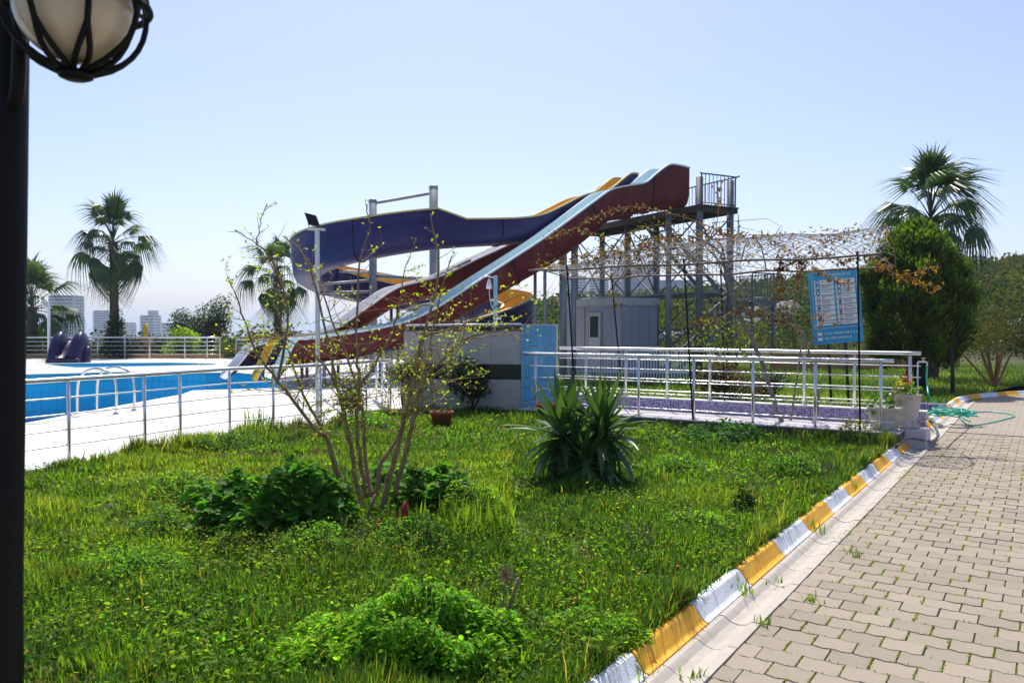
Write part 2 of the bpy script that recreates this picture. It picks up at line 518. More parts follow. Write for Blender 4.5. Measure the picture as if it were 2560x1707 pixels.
# key lines on the ground ---------------------------------------------------------------
KU = Vector((.555, .832, 0)).normalized()      # kerb runs this way
KV = Vector((KU.y, -KU.x, 0))                  # towards the road
K0 = Vector((.585, 3.8, 0))
def KP(t, s, z=0.0):
    p = K0 + KU * t + KV * s
    return Vector((p.x, p.y, z))
ZD, ZL, ZR = .1, .075, .23                       # deck, lawn, ramp slab
deck_px = [(1003, 1029), (800, 1066), (694, 1080), (585, 1090), (462, 1112), (377, 1127), (185, 1158), (55, 1178)]
deck_edge = [G(x, y, ZD) for x, y in deck_px]
_l = deck_edge[-1] + (deck_edge[-1] - deck_edge[-3]).normalized() * 9
deck_edge.append(_l)
wallL, wallR = G(1010, 1031, ZL), G(1303, 1036, ZL)
rampA, rampB = G(1310, 1022, ZR), G(2250, 1083, ZR)    # front edge of the ramp slab
RD = (rampB - rampA); RD.z = 0; RLEN = RD.length; RD.normalize()
RN = Vector((-RD.y, RD.x, 0))                   # away from the camera
if RN.y < 0: RN = -RN

pool = [G(55, 1061, ZD), G(250, 1024, ZD), G(456, 987, ZD), G(483, 977, ZD), G(620, 973, ZD), G(750, 969, ZD),
        G(690, 950, ZD), G(640, 936, ZD), G(590, 931, ZD), G(517, 932, ZD), G(300, 930, ZD), G(60, 936, ZD)]
pool += [Vector((-26, pool[-1].y - 1, ZD)), Vector((-26, 13, ZD)), Vector((-9.5, 12.0, ZD))]
kids = [G(105, 910, ZD), G(150, 916, ZD), G(190, 919, ZD), G(350, 916, ZD), G(534, 912, ZD), G(545, 909, ZD), G(430, 906.5, ZD), G(200, 908, ZD)]
deck_outer = [p for p in deck_edge] + [Vector((-32, deck_edge[-1].y, 0)), Vector((-38, 41.5, 0)), G(560, 896, ZD), Vector((-9, 40, 0)), Vector((0, 38, 0)), Vector((1.6, 27, 0)), Vector((.9, wallR.y + .15, 0))]
poly_sheet('pool_deck', deck_outer, [pool, kids], ZD, M['deck'], .35)

def pool_shell(name, poly, depth):
    z0 = ZD - depth
    o = poly_sheet(name, poly, [], z0, M['pooltile'])
    mb, tl = MB(), MB()
    n = len(poly)
    cx = sum((p for p in poly), Vector((0, 0, 0))) / n
    for i in range(n):
        a, b = poly[i], poly[(i + 1) % n]
        e = b - a; e.z = 0
        L_ = e.length
        if L_ < .05: continue
        e.normalize()
        nn = Vector((-e.y, e.x, 0))
        if nn.dot(cx - (a + b) / 2) < 0: nn = -nn
        mb.add([(a.x, a.y, z0), (b.x, b.y, z0), (b.x, b.y, ZD - .03), (a.x, a.y, ZD - .03)], [(0, 1, 2, 3)])
        tw, th = .24, .3
        nx = max(1, int(L_ / tw)); tw2 = L_ / nx
        nz_ = max(1, int(round(depth / th))); th2 = depth / nz_
        for p in range(nx):
            for q in range(nz_):
                c = a + e * (p * tw2 + .007); c = Vector((c.x, c.y, z0 + q * th2 + .007))
                w, h = e * (tw2 - .014), Vector((0, 0, th2 - .014 - (.05 if q == nz_ - 1 else 0)))
                d = nn * .012
                pts = [c + d, c + w + d, c + w + h + d, c + h + d]
                tl.add(pts, [(0, 1, 2, 3)])
        # coping kerb round the rim
    mb.build('pool_grout_wall', M['poolgrout'], o)
    t = tl.build('wall_tiles', M['pooltile'], o); t['kind'] = 'stuff'
    # floor joints
    xs = [p.x for p in poly]; ys = [p.y for p in poly]
    rim = MB()
    for i in range(n):
        a, b = poly[i], poly[(i + 1) % n]
        e = b - a; e.z = 0
        if e.length < .05: continue
        e.normalize(); nn = Vector((-e.y, e.x, 0))
        if nn.dot(cx - (a + b) / 2) > 0: nn = -nn
        rim.obox(Vector((a.x, a.y, ZD - .02)) - nn * .02, b - a, nn * .27, Vector((0, 0, .032)))
    rim.build('coping', M['coping'], o)
    return o
pool_shell('swimming_pool_basin', pool, 1.55)
pool_shell('paddling_pool_basin', kids, .5)

# lawns -----------------------------------------------------------------------------------
wl2 = Vector((wallL.x, wallL.y - .02, 0))
lawn_poly = [KP(-9, -.03), KP(8.9, -.03), rampB + RN * .02, rampA + RN * .02, wallR + Vector((0, .05, 0)), wl2] + [p + Vector((.0, 0, 0)) for p in deck_edge[:]]
poly_sheet('lawn', lawn_poly, [], ZL, M['soil'])
landing_far = KP(11.6, -.03)
back_poly = [rampA + RN * 1.0 + RD * .2, KP(11.7, -.12), KP(17.4, -.03), Vector((14, 22.2, 0)), Vector((22, 26.5, 0)), Vector((34, 34, 0)), Vector((20, 40, 0)), Vector((1.6, 40, 0)), Vector((1.62, 27, 0)), Vector((.95, wallR.y + .3, 0))]
poly_sheet('back_lawn', back_poly, [], .03, M['soil'])

# road: sheet, pavers, gutter, kerb --------------------------------------------------------
road_poly = [KP(-9, .3), KP(17.3, .3), Vector((14.2, 21.8, 0)), Vector((23, 26, 0)), Vector((60, 44, 0)), Vector((60, -10, 0)), KP(-9, 18)]
def pavermat():
    """far part of the road: same pavers, too far off to tell the pieces apart"""
    m, N, L, b = nt('far_pavers')
    tc = N.new('ShaderNodeTexCoord')
    mp = N.new('ShaderNodeMapping'); mp.inputs['Rotation'].default_value = (0, 0, math.atan2(KV.y, KV.x) * -1)
    br = N.new('ShaderNodeTexBrick'); br.inputs['Scale'].default_value = 1
    br.inputs['Brick Width'].default_value = .2; br.inputs['Row Height'].default_value = .165; br.inputs['Mortar Size'].default_value = .008
    br.inputs['Color1'].default_value = (.32, .265, .21, 1); br.inputs['Color2'].default_value = (.28, .23, .18, 1); br.inputs['Mortar'].default_value = (.17, .15, .1, 1)
    L.new(tc.outputs['Object'], mp.inputs['Vector']); L.new(mp.outputs[0], br.inputs['Vector'])
    L.new(br.outputs['Color'], b.inputs['Base Color'])
    b.inputs['Roughness'].default_value = .85
    return m
M['farpaver'] = pavermat()
B0, PL, PW, GAP = .32, .2, .165, .004
AFAR = 11.0
far_poly = [KP(AFAR, B0), KP(17.3, B0), Vector((14.2, 21.8, 0)), Vector((23, 26, 0)), Vector((60, 44, 0)), Vector((60, -10, 0)), KP(-9, 18), KP(-9, 6.0), KP(AFAR, 6.0)]
road = poly_sheet('road', road_poly, [], -.014, M['joint'])
fp = poly_sheet('paving_beyond', far_poly, [], -.004, M['farpaver'], 0, road)
fp['kind'] = 'stuff'
def paver_mesh(name='paver'):
    hl, hw = PL / 2 - GAP / 2, PW / 2 - GAP / 2
    A = .0075
    def ring(ins, z):
        pts = []
        xs = [-hl + ins + (2 * (hl - ins)) * k / 8 for k in range(9)]
        for x in xs: pts.append((x, -hw + ins + A * math.sin(4 * math.pi * x / PL + 1.2), z))
        for x in reversed(xs): pts.append((x, hw - ins + A * math.sin(4 * math.pi * x / PL + 1.2), z))
        return pts
    a, b = ring(.0032, 0), ring(0, -.008)
    n = len(a)
    mb = MB()
    mb.add(a + b, [tuple(range(n))] + [(i + n, (i + 1) % n + n, (i + 1) % n, i) for i in range(n)])
    return mb
PMB = paver_mesh()
pme = PMB.mesh(M['paver'], name='paver')
rot_pv = math.atan2(KV.y, KV.x)
cells = []
for ia in range(-30, int(AFAR / PW)):
    off = PL / 2 if ia % 2 else 0
    for ib in range(0, 29):
        a = (ia + .5) * PW; b = B0 + off + (ib + .5) * PL
        p = KP(a, b)
        d = math.hypot(p.x, p.y)
        px = 1280 + 2000 * p.x / max(p.y, .1)
        vis = p.y > 2.9 and px < 2640 and 820 + 3300 / p.y < 1790
        cells.append((0 if vis else 1, d, p, a, b))
    if off:
        pass
cells.sort(key=lambda c: (c[0], c[1]))
prnd = random.Random(5)
def pv_matrix(p):
    return Matrix.Translation((p.x, p.y, prnd.uniform(-.003, .002))) @ Matrix.Rotation(rot_pv, 4, 'Z') @ Matrix.Rotation(prnd.gauss(0, .008), 4, 'X') @ Matrix.Rotation(prnd.gauss(0, .008), 4, 'Y') @ Matrix.Rotation(prnd.gauss(0, .006), 4, 'Z')
for c in cells[:300]:
    link('paver', pme, road, pv_matrix(c[2]))
rest = MB()
for c in cells[300:]:
    mw = pv_matrix(c[2])
    rest.add([mw @ Vector(v) for v in PMB.v], PMB.f)
o = rest.build('more_pavers', M['paver'], road); o['kind'] = 'stuff'
half = MB()   # half pavers close the rows along the gutter
for ia in range(-30, int(AFAR / PW)):
    if ia % 2:
        a = (ia + .5) * PW
        q = KP(a - PW / 2 + GAP / 2, B0 + GAP / 2, -.02)
        half.obox(q, KU * (PW - GAP), KV * (PL / 2 - GAP), Vector((0, 0, .019)))
o = half.build('half_pavers', M['paver'], road); o['kind'] = 'stuff'

gutter = thing('gutter', KP(0, .24), None, None); gutter['kind'] = 'structure'
kerb = thing('kerb', KP(0, 0), None, None); kerb['kind'] = 'structure'
def extrude_prof(prof, t0, t1, mapf):
    mb = MB()
    n = len(prof)
    vv = [mapf(t0, s, z) for s, z in prof] + [mapf(t1, s, z) for s, z in prof]
    mb.add(vv, [(i, (i + 1) % n, n + (i + 1) % n, n + i) for i in range(n)] + [tuple(reversed(range(n))), tuple(range(n, 2 * n))])
    return mb
GPROF = [(.08, -.05), (.08, .006), (.108, .005), (.12, -.002), (.145, -.02), (.19, -.029), (.235, -.02), (.26, -.002), (.268, .004), (.315, .004), (.315, -.05)]
seg = .41
t = -6.0
while t < 17.2:
    if not (t > 30):
        j = prnd.uniform(-.003, .003)
        extrude_prof([(s, z + j) for s, z in GPROF], t + .004, t + seg - .004, KP).build('gutter_segment', M['gutter'], gutter)
    t += seg
KPROF = [(-.06, -.1), (-.06, .096), (-.015, .1), (-.002, .094), (.045, .026), (.054, .018), (.078, .013), (.078, -.1)]
bl = .8
i0 = -8
def curvekp(t, s, z=0.0):
    """kerb line: straight, then bending to the right beyond the garden"""
    tc = 16.4
    if t <= tc: return KP(t, s, z)
    a0 = math.atan2(KU.y, KU.x)
    k = -1 / 6.0
    L_ = min(t - tc, 3.4)
    a1 = a0 + k * L_
    c = KP(tc, 0)
    # arc
    p = Vector((c.x + (math.sin(a1) - math.sin(a0)) / k, c.y - (math.cos(a1) - math.cos(a0)) / k, 0))
    p += Vector((math.cos(a1), math.sin(a1), 0)) * (t - tc - L_)
    v = Vector((math.sin(a1), -math.cos(a1), 0))
    p += v * s
    return Vector((p.x, p.y, z))
for i in range(i0, 32):
    t0, t1 = i * bl, (i + 1) * bl
    if 10.3 < t0 < 11.1: continue
    j = prnd.uniform(-.006, .006)
    prof = [(s + prnd.uniform(-.002, .002), z + (j if z > .1 else 0)) for s, z in KPROF]
    ns = 1 if t0 < 16 else 3
    mb = MB()
    for q in range(ns):
        e = extrude_prof(prof, t0 + (t1 - t0 - .012) * q / ns + .006, t0 + (t1 - t0 - .012) * (q + 1) / ns + .006, curvekp)
        mb.add(e.v, e.f)
    mb.build('kerb_block', M['kerb_yellow' if i % 2 == 0 else 'kerb_white'], kerb, False, .006 if t0 < 12 else 0)

# ------------------------------------------------------------------ grass and weeds (uncountable)
def sample_area(n, rmin, rmax, power, amin, amax, poly):
    """random points in a fan round the camera, denser near it"""
    u = rng.random(n)
    k = 2 - power
    r = (rmin ** k + u * (rmax ** k - rmin ** k)) ** (1 / k)
    a = U(amin, amax, n)
    X, Y = r * np.sin(a), r * np.cos(a)
    ok = inside(poly, X, Y)
    return X[ok], Y[ok], r[ok]
def vnoise(X, Y, s, seed=0):
    """cheap smooth value noise in 0..1"""
    g = np.random.default_rng(seed).random((64, 64))
    x, y = (X * s) % 63, (Y * s) % 63
    i, j = x.astype(int), y.astype(int)
    fx, fy = x - i, y - j
    fx = fx * fx * (3 - 2 * fx); fy = fy * fy * (3 - 2 * fy)
    return (g[i, j] * (1 - fx) * (1 - fy) + g[i + 1, j] * fx * (1 - fy) + g[i, j + 1] * (1 - fx) * fy + g[i + 1, j + 1] * fx * fy)
BLADE_V = np.array([(-.5, 0, 0), (.5, 0, 0), (.38, .12, .55), (-.38, .12, .55), (0, .5, 1)])
BLADE_F = [(0, 1, 2, 3), (3, 2, 4)]
def grass(name, X, Y, r, z, hmin, hmax, m, label, seed=0, dry=.12, wmul=1.0):
    n = len(X)
    n1 = vnoise(X, Y, 1.1, seed); n2 = vnoise(X, Y, 3.7, seed + 1); n3 = vnoise(X, Y, .55, seed + 2)
    h = (hmin + (hmax - hmin) * np.clip(n1 * .55 + n2 * .6, 0, 1.1) ** 2.4) * U(.55, 1.25, n)
    w = np.clip(.0032 + .0011 * r, .004, .016) * U(.7, 1.4, n) * wmul
    yaw, lean = U(0, 6.28, n), np.abs(rng.normal(0, .38, n))
    Mr = rotm(yaw, np.zeros(n), np.zeros(n))
    S = np.stack([w, h * (.3 + 1.5 * lean), h * (1 - .3 * np.minimum(lean, 1.6))], -1)
    P = np.stack([X, Y, np.full(n, z - .004)], -1)
    warm = np.clip((n3 - .42) * 2.4 + rng.normal(0, .16, n), 0, 1)
    base = np.stack([.6 + 1.05 * warm, .7 + .58 * warm, .8 + .5 * warm], -1) * U(.65, 1.35, n)[:, None]
    d = rng.random(n) < dry * (.3 + 1.6 * n2)
    base[d] = np.array([2.6, 1.05, 2.0]) * U(.6, 1.3, d.sum())[:, None]
    o = scatter(name, BLADE_V, BLADE_F, P, Mr, S, base, m)
    tag(o, label, 'grass', kind='stuff')
    return o
mound = [(G(690, 1345, ZL), .75), (G(1090, 1285, ZL), .45), (G(1085, 1700, ZL), .55)]
X, Y, r = sample_area(620000, 2.0, 17.5, 1.45, R(-50), R(52), [(p.x, p.y) for p in lawn_poly])
# bare patches of earth
bare = vnoise(X, Y, 1.7, 40)
rdist = (X - rampA.x) * -RN.x + (Y - rampA.y) * -RN.y
keep = ~((rdist < .16) & (X > rampA.x - .2)) & ~((bare < .2) & (rng.random(len(X)) < .8))
X, Y, r = X[keep], Y[keep], r[keep]
print('grass blades', len(X))
grass('lawn_grass', X, Y, r, ZL, .025, .2, M['grass'], 'rough green grass covering the garden bed in front of the railings', 3, .05)
X, Y, r = sample_area(120000, 13.5, 42, 1.6, R(-2), R(45), [(p.x, p.y) for p in back_poly])
grass('back_lawn_grass', X, Y, r, .03, .06, .2, M['grass'], 'bright green grass behind the ramp towards the hill', 9, .03, 1.3)
# tall tufts along the deck edge and along the kerb
def strip(pts, n, spread, seed):
    pts = [Vector(p) for p in pts]
    L_ = [0]
    for a, b in zip(pts, pts[1:]): L_.append(L_[-1] + (b - a).length)
    s = U(0, L_[-1], n)
    s = s + .25 * np.sin(s * 7) 
    X = np.interp(s, L_, [p.x for p in pts]) + rng.normal(0, spread, n)
    Y = np.interp(s, L_, [p.y for p in pts]) + rng.normal(0, spread, n)
    return X, Y
X1, Y1 = strip([p + Vector((.22, -.02, 0)) for p in deck_edge[:-1]], 9000, .09, 1)
X2, Y2 = strip([rampA - RN * .3, rampB - RN * .3], 1500, .12, 2)
X3, Y3 = strip([wallL - Vector((0, .15, 0)), wallR - Vector((0, .15, 0))], 2500, .1, 3)
X4, Y4 = strip([KP(-6, -.085), KP(8.8, -.085)], 9000, .022, 4)
X, Y = np.concatenate([X1, X2, X3, X4]), np.concatenate([Y1, Y2, Y3, Y4])
ok = inside([(p.x, p.y) for p in lawn_poly], X, Y)
X, Y = X[ok], Y[ok]
grass('tall_edge_grass', X, Y, np.hypot(X, Y), ZL, .06, .34, M['grass'], 'taller tufts of grass along the deck edge, wall and ramp', 21, .1, 1.0)
# tussocks: thicker, taller clumps that break up the lawn
def tussocks(name, ncl, per, hmin, hmax, spread, m, label, tlo, thi, seed, wm=1.0):
    g = np.random.default_rng(seed)
    X, Y, r = sample_area(ncl * 3, 2.2, 16.5, 1.35, R(-48), R(50), [(p.x, p.y) for p in lawn_poly])
    cl = vnoise(X, Y, .7, seed)
    k = (g.random(len(X)) < cl) & ((X - rampA.x) * -RN.x + (Y - rampA.y) * -RN.y > .25)
    X, Y, r = X[k][:ncl], Y[k][:ncl], r[k][:ncl]
    nc = len(X)
    sp = g.uniform(*spread, nc); hh = g.uniform(hmin, hmax, nc)
    tc = np.array(tlo) + (np.array(thi) - np.array(tlo)) * g.random((nc, 1)); tc = tc * g.uniform(.65, 1.25, (nc, 1))
    idx = np.repeat(np.arange(nc), per); n_ = len(idx)
    dx, dy = g.normal(0, 1, n_) * sp[idx], g.normal(0, 1, n_) * sp[idx]
    x, y = X[idx] + dx, Y[idx] + dy
    ok = inside([(p.x, p.y) for p in lawn_poly], x, y)
    idx, dx, dy, x, y = idx[ok], dx[ok], dy[ok], x[ok], y[ok]; n_ = len(idx)
    h = hh[idx] * g.uniform(.5, 1.15, n_)
    w = np.clip(.0035 + .0011 * r[idx], .004, .016) * g.uniform(.8, 1.5, n_) * wm
    yaw = np.arctan2(dy, dx) - np.pi / 2 + g.normal(0, .7, n_)
    lean = np.abs(g.normal(.45, .35, n_))
    S = np.stack([w, h * (.2 + 1.3 * lean), h * (1 - .3 * np.minimum(lean, 1.5))], -1)
    o_ = scatter(name, BLADE_V, BLADE_F, np.stack([x, y, np.full(n_, ZL - .004)], -1), rotm(yaw, np.zeros(n_), np.zeros(n_)), S, tc[idx] * g.uniform(.7, 1.3, (n_, 1)), m)
    tag(o_, label, 'grass', kind='stuff')
tussocks('grass_tussocks', 700, 80, .07, .17, (.04, .12), M['grass'], 'thicker tussocks of taller grass scattered through the lawn', (.5, .65, .8), (1.35, 1.25, .9), 71)
tussocks('dead_thatch', 260, 110, .02, .07, (.06, .2), M['thatch_grass'], 'flattened straw coloured dead grass in worn patches of the lawn', (.5, .5, .5), (1.1, 1.0, .9), 72, 1.2)
# low broad-leaved weeds mixed into the lawn
X, Y, r = sample_area(170000, 2.0, 17, 1.4, R(-50), R(52), [(p.x, p.y) for p in lawn_poly])
nn = vnoise(X, Y, .9, 50)
nn2 = vnoise(X, Y, 2.6, 51)
k = rng.random(len(X)) < np.clip((nn * .6 + nn2 * .6 - .5) * 4.5, .02, .95)
X, Y, r, nn = X[k], Y[k], r[k], nn[k]
n = len(X)
nn2 = nn2[k]
P = np.stack([X, Y, ZL + .01 + U(0, 1, n) ** .6 * (.04 + .2 * np.clip(nn2 - .35, 0, 1) ** 1.2)], -1)
cv = vnoise(X, Y, 1.9, 52)
tint = (.6 + .75 * np.clip((P[:, 2] - ZL) / .14, 0, 1))[:, None] ** 0 * np.stack([.55 + 1.1 * cv + U(-.15, .3, n), .65 + .7 * cv + U(-.1, .2, n), U(.5, 1.3, n)], -1) * U(.6, 1.3, n)[:, None]
tag(scatter('lawn_weeds', DIA_V, DIA_F, P, rotm(U(0, 6.28, n), rng.normal(-.2, .5, n), rng.normal(0, .5, n)), U(.012, .036, n) * (1 + .05 * r), tint, M['herb']),
    'low leafy weeds mixed into the lawn grass', 'weeds', kind='stuff')
# flowers
def blossoms(name, px, m, sz, label, hz=(.06, .12)):
    P = []
    for x, y, k, sp in px:
        for _ in range(k):
            p = G(x + random.gauss(0, sp), y + random.gauss(0, sp * .6), ZL)
            if 2 < p.y < 17: P.append((p.x, p.y, ZL + random.uniform(*hz)))
    P = np.array(P)
    n5 = np.repeat(P, 5, axis=0)
    N_ = len(n5)
    yaw = np.tile(np.arange(5) * 1.2566, len(P)) + np.repeat(U(0, 6, len(P)), 5)
    tint = np.repeat(U(.7, 1.2, len(P))[:, None] * np.ones(3), 5, axis=0)
    tag(scatter(name, DIA_V, DIA_F, n5, rotm(yaw, np.full(N_, -.35), np.zeros(N_)), np.repeat(U(sz * .7, sz * 1.3, len(P)), 5), tint, m), label, 'flowers', kind='stuff')
blossoms('scarlet_flowers', [(1400, 1620, 45, 42), (1450, 1530, 26, 50), (1330, 1600, 10, 60), (1550, 1480, 18, 60), (1640, 1400, 14, 60), (1700, 1310, 12, 60), (400, 1480, 5, 80), (300, 1600, 5, 90)], M['flower_o'], .011, 'tiny scarlet flowers dotted through the grass near the kerb', (.05, .1))
blossoms('white_flowers', [(480, 1230, 26, 90), (350, 1260, 10, 60), (1100, 1150, 8, 60), (1900, 1260, 4, 60), (1500, 1300, 5, 160), (560, 1360, 6, 80)], M['flower_w'], .011, 'tiny white flowers dotted through the grass near the deck', (.08, .14))
blossoms('yellow_flowers', [(1550, 1290, 7, 14), (1150, 1640, 12, 60), (330, 1590, 8, 40), (520, 1262, 4, 12)], M['flower_y'], .012, 'tiny yellow flowers in the lawn', (.08, .14))
# moss and grass in the paving joints
mx, my, mz, hh = [], [], [], []
for c in cells:
    _, d, p, a, b = c
    if d > 13: continue
    nzv = float(vnoise(np.array([p.x]), np.array([p.y]), .8, 60)[0])
    if prnd.random() < .42 + .9 * max(0, nzv - .35):
        for _ in range(prnd.randint(10, 40)):
            if prnd.random() < .7:
                q = KP(a + prnd.uniform(-.5, .5) * PW, b + PL / 2 + prnd.gauss(0, .004))
            else:
                q = KP(a + PW / 2 + prnd.gauss(0, .004), b + prnd.uniform(-.5, .5) * PL)
            mx.append(q.x); my.append(q.y)
for tt in np.arange(2.0, 9, .02):
    if math.sin(tt * 2.1) > .2 and prnd.random() < .6:
        for _ in range(8):
            q = KP(tt + prnd.uniform(-.03, .03), B0 - .01 + prnd.gauss(0, .018)); mx.append(q.x); my.append(q.y)
X, Y = np.array(mx), np.array(my)
n = len(X)
P = np.stack([X, Y, np.full(n, -.01)], -1)
tint = np.stack([U(1.0, 2.2, n), U(.8, 1.5, n), U(.6, 1.2, n)], -1)
S = np.stack([U(.006, .013, n), U(.006, .02, n), U(.012, .024, n)], -1)
tag(scatter('joint_moss', BLADE_V, BLADE_F, P, rotm(U(0, 6.28, n), np.zeros(n), np.zeros(n)), S, tint, M['grass']), 'yellow green moss and grass growing in the paving joints', 'moss', kind='stuff')

# ------------------------------------------------------------------ railings
UP = Vector((0, 0, 1))
def railing(name, label, posts, zb, h, bars, rr=.028, pr=.021, br=.0085, ext=(0, 0), m='alu', cap=True, post_h=None, group=None):
    """posts: base points; top rail and thin bars follow them"""
    t = thing(name, posts[0], label, 'railing', group)
    top = [Vector((p.x, p.y, zb + h)) for p in posts]
    line = list(top)
    if ext[0]: line = [top[0] + (top[0] - top[1]).normalized() * ext[0]] + line
    if ext[1]: line = line + [top[-1] + (top[-1] - top[-2]).normalized() * ext[1]]
    for p in posts:
        mb = MB()
        mb.tube([(p.x, p.y, zb), (p.x, p.y, zb + h - .045)], pr, 12)
        mb.tube([(p.x, p.y, zb + h - .05), (p.x, p.y, zb + h - .01)], pr * .45, 8)
        mb.lathe([(pr * 2.1, 0.0), (pr * 2.1, .006), (pr * 1.1, .018)], (p.x, p.y, zb), 12)
        mb.build('post', M[m], t, True)
    MB().tube(line, rr, 14).build('top_rail', M[m], t, True)
    for f in bars:
        MB().tube([p - UP * (h * (1 - f)) for p in line], br, 8).build('bar', M[m], t, True)
    return t
dposts_px = [185, 374, 462, 585, 694]
def on_edge(px):
    for a, b in zip(deck_edge, deck_edge[1:]):
        # find the point of the deck edge seen at this column
        pa, pb = 1280 + 2000 * a.x / a.y, 1280 + 2000 * b.x / b.y
        if min(pa, pb) <= px <= max(pa, pb):
            lo, hi = 0.0, 1.0
            for _ in range(40):
                k = (lo + hi) / 2
                q = a.lerp(b, k)
                v = 1280 + 2000 * q.x / q.y
                if (v > px) == (pa > pb): lo = k
                else: hi = k
            return a.lerp(b, (lo + hi) / 2)
    return None
dp = [on_edge(x) for x in dposts_px]
dirl = (dp[0] - dp[1]).normalized()
off = Vector((-.07, 0, 0))
posts = [dp[0] + dirl * 2.4, dp[0] + dirl * 1.2] + dp + [on_edge(812), on_edge(925), on_edge(985)]
posts = [p + off for p in posts]
railing('deck_railing', 'long aluminium railing along the pool deck edge beside the lawn', posts, ZD, .965, (.22, .405, .59, .785), ext=(1.5, 0))
c0 = posts[-1] + Vector((-.1, .45, 0))
railing('return_railing', 'short aluminium railing turning back from the deck railing beside the tiled wall', [c0 + Vector((0, 0, 0)), c0 + Vector((-.3, 1.1, 0)), c0 + Vector((-.62, 2.3, 0))], ZD, .9, (.22, .405, .59, .785))
fpx = [20, 60, 218, 245, 312, 374, 462, 518, 550]
fposts = [G(x, 896, ZD) for x in fpx]
fposts = [fposts[0] + Vector((-9, .3, 0)), fposts[0] + Vector((-5, .2, 0))] + fposts
railing('far_railing', 'far aluminium railing along the back edge of the pool deck below the palms', fposts, ZD, 1.07, (.2, .4, .6, .8), rr=.045, pr=.035, br=.018)
f2 = [fposts[-1] + Vector((.75, .2, 0)), G(640, 896, ZD) + Vector((0, .8, 0)), G(700, 896, ZD) + Vector((0, 1.2, 0)), G(780, 896, ZD) + Vector((0, 1.2, 0))]
railing('corner_railing', 'lower aluminium railing continuing behind the white and yellow slide exits', f2, ZD, .95, (.2, .4, .6, .8), rr=.045, pr=.035, br=.018)

def on_line(px, p0, d):
    """point of the ground line p0 + d t that is seen at this column"""
    k = (px - 1280) / 2000
    t = (k * p0.y - p0.x) / (d.x - k * d.y)
    return p0 + d * t
# ramp ---------------------------------------------------------------------------------------
RW = 1.0
rl = rampA - RD * .1
ramp = thing('ramp', rampA, 'pale tiled access ramp with dark concrete edge and purple mosaic border', 'ramp')
mb = MB(); mb.obox(Vector((rl.x, rl.y, ZL - .12)), RD * (RLEN + .1), RN * (RW + .25), UP * (ZR - ZL + .12 - .02)); mb.build('concrete_base', M['darkconc'], ramp)
def mosaicmat():
    m, N, L, b = nt('purple_mosaic')
    tc = N.new('ShaderNodeTexCoord')
    mp = N.new('ShaderNodeMapping'); mp.inputs['Rotation'].default_value = (0, 0, -math.atan2(RD.y, RD.x)); mp.inputs['Scale'].default_value = (1 / .028,) * 3
    L.new(tc.outputs['Object'], mp.inputs['Vector'])
    fl = N.new('ShaderNodeVectorMath'); fl.operation = 'FLOOR'; L.new(mp.outputs[0], fl.inputs[0])
    fr = N.new('ShaderNodeVectorMath'); fr.operation = 'FRACTION'; L.new(mp.outputs[0], fr.inputs[0])
    wnz = N.new('ShaderNodeTexWhiteNoise'); L.new(fl.outputs[0], wnz.inputs['Vector'])
    cr = N.new('ShaderNodeValToRGB'); cr.color_ramp.interpolation = 'CONSTANT'
    e = cr.color_ramp.elements; e[0].position = 0; e[0].color = (.36, .32, .5, 1); e[1].position = .5; e[1].color = (.14, .07, .3, 1)
    x = e.new(.25); x.color = (.27, .2, .45, 1); x = e.new(.75); x.color = (.09, .035, .2, 1)
    L.new(wnz.outputs['Value'], cr.inputs[0])
    sx = N.new('ShaderNodeSeparateXYZ'); L.new(fr.outputs[0], sx.inputs[0])
    def edge(o):
        a = N.new('ShaderNodeMath'); a.operation = 'GREATER_THAN'; a.inputs[1].default_value = .14; L.new(o, a.inputs[0]); return a.outputs[0]
    mu = N.new('ShaderNodeMath'); mu.operation = 'MULTIPLY'; L.new(edge(sx.outputs[0]), mu.inputs[0]); L.new(edge(sx.outputs[2]), mu.inputs[1])
    mx = N.new('ShaderNodeMix'); mx.data_type = 'RGBA'; L.new(mu.outputs[0], mx.inputs[0]); mx.inputs[6].default_value = (.6, .58, .62, 1); L.new(cr.outputs[0], mx.inputs[7])
    L.new(mx.outputs[2], b.inputs['Base Color']); b.inputs['Roughness'].default_value = .3
    return m
M['mosaic'] = mosaicmat()
nt_ = 11
for k in range(nt_):
    L_ = (RLEN + .1) / nt_
    a = rl + RD * (k * L_ + .004)
    MB().obox(Vector((a.x, a.y, ZR - .02)) - RN * .03, RD * (L_ - .008), RN * (RW + .05), UP * .022).build('ramp_slab', M['ramp'], ramp, False, .004)
sx_ = rampA + RD * (RLEN + .004) + RN * .42
MB().obox(Vector((sx_.x, sx_.y, ZL - .1)), RD * .27, RN * .58, UP * (ZR - ZL + .1)).build('ramp_slab', M['ramp'], ramp, False, .004)
bw = rl + RN * (RW + .02)
BLEN = (on_line(2316, bw, RD) - bw).length
mb = MB(); mb.obox(Vector((bw.x, bw.y, ZR + .002)), RD * BLEN, RN * .16, UP * .195); mb.build('mosaic_border', M['mosaic'], ramp)
mb = MB(); mb.obox(Vector((bw.x, bw.y, ZR + .199)) - RN * .015, RD * (BLEN + .01), RN * .19, UP * .02); mb.build('border_coping', M['kerb_white'], ramp)
fl0 = rampA + RN * .07
fp_ = [on_line(x, fl0, RD) for x in (1339, 1597, 1735, 1883, 2039, 2203)]
railing('ramp_front_railing', 'aluminium railing along the front edge of the ramp', fp_, ZR, .97, (.14, .38, .58, .78), ext=(.25, .16))
bl0 = rampA + RN * (RW + .1)
bp_ = [on_line(x, bl0, RD) for x in (1465, 1565, 1668, 1775, 1883, 2011, 2137, 2276)]
railing('ramp_back_railing', 'aluminium railing standing on the purple mosaic border behind the ramp', bp_, ZR + .22, .83, (.14, .38, .58, .78), ext=(.55, .14))
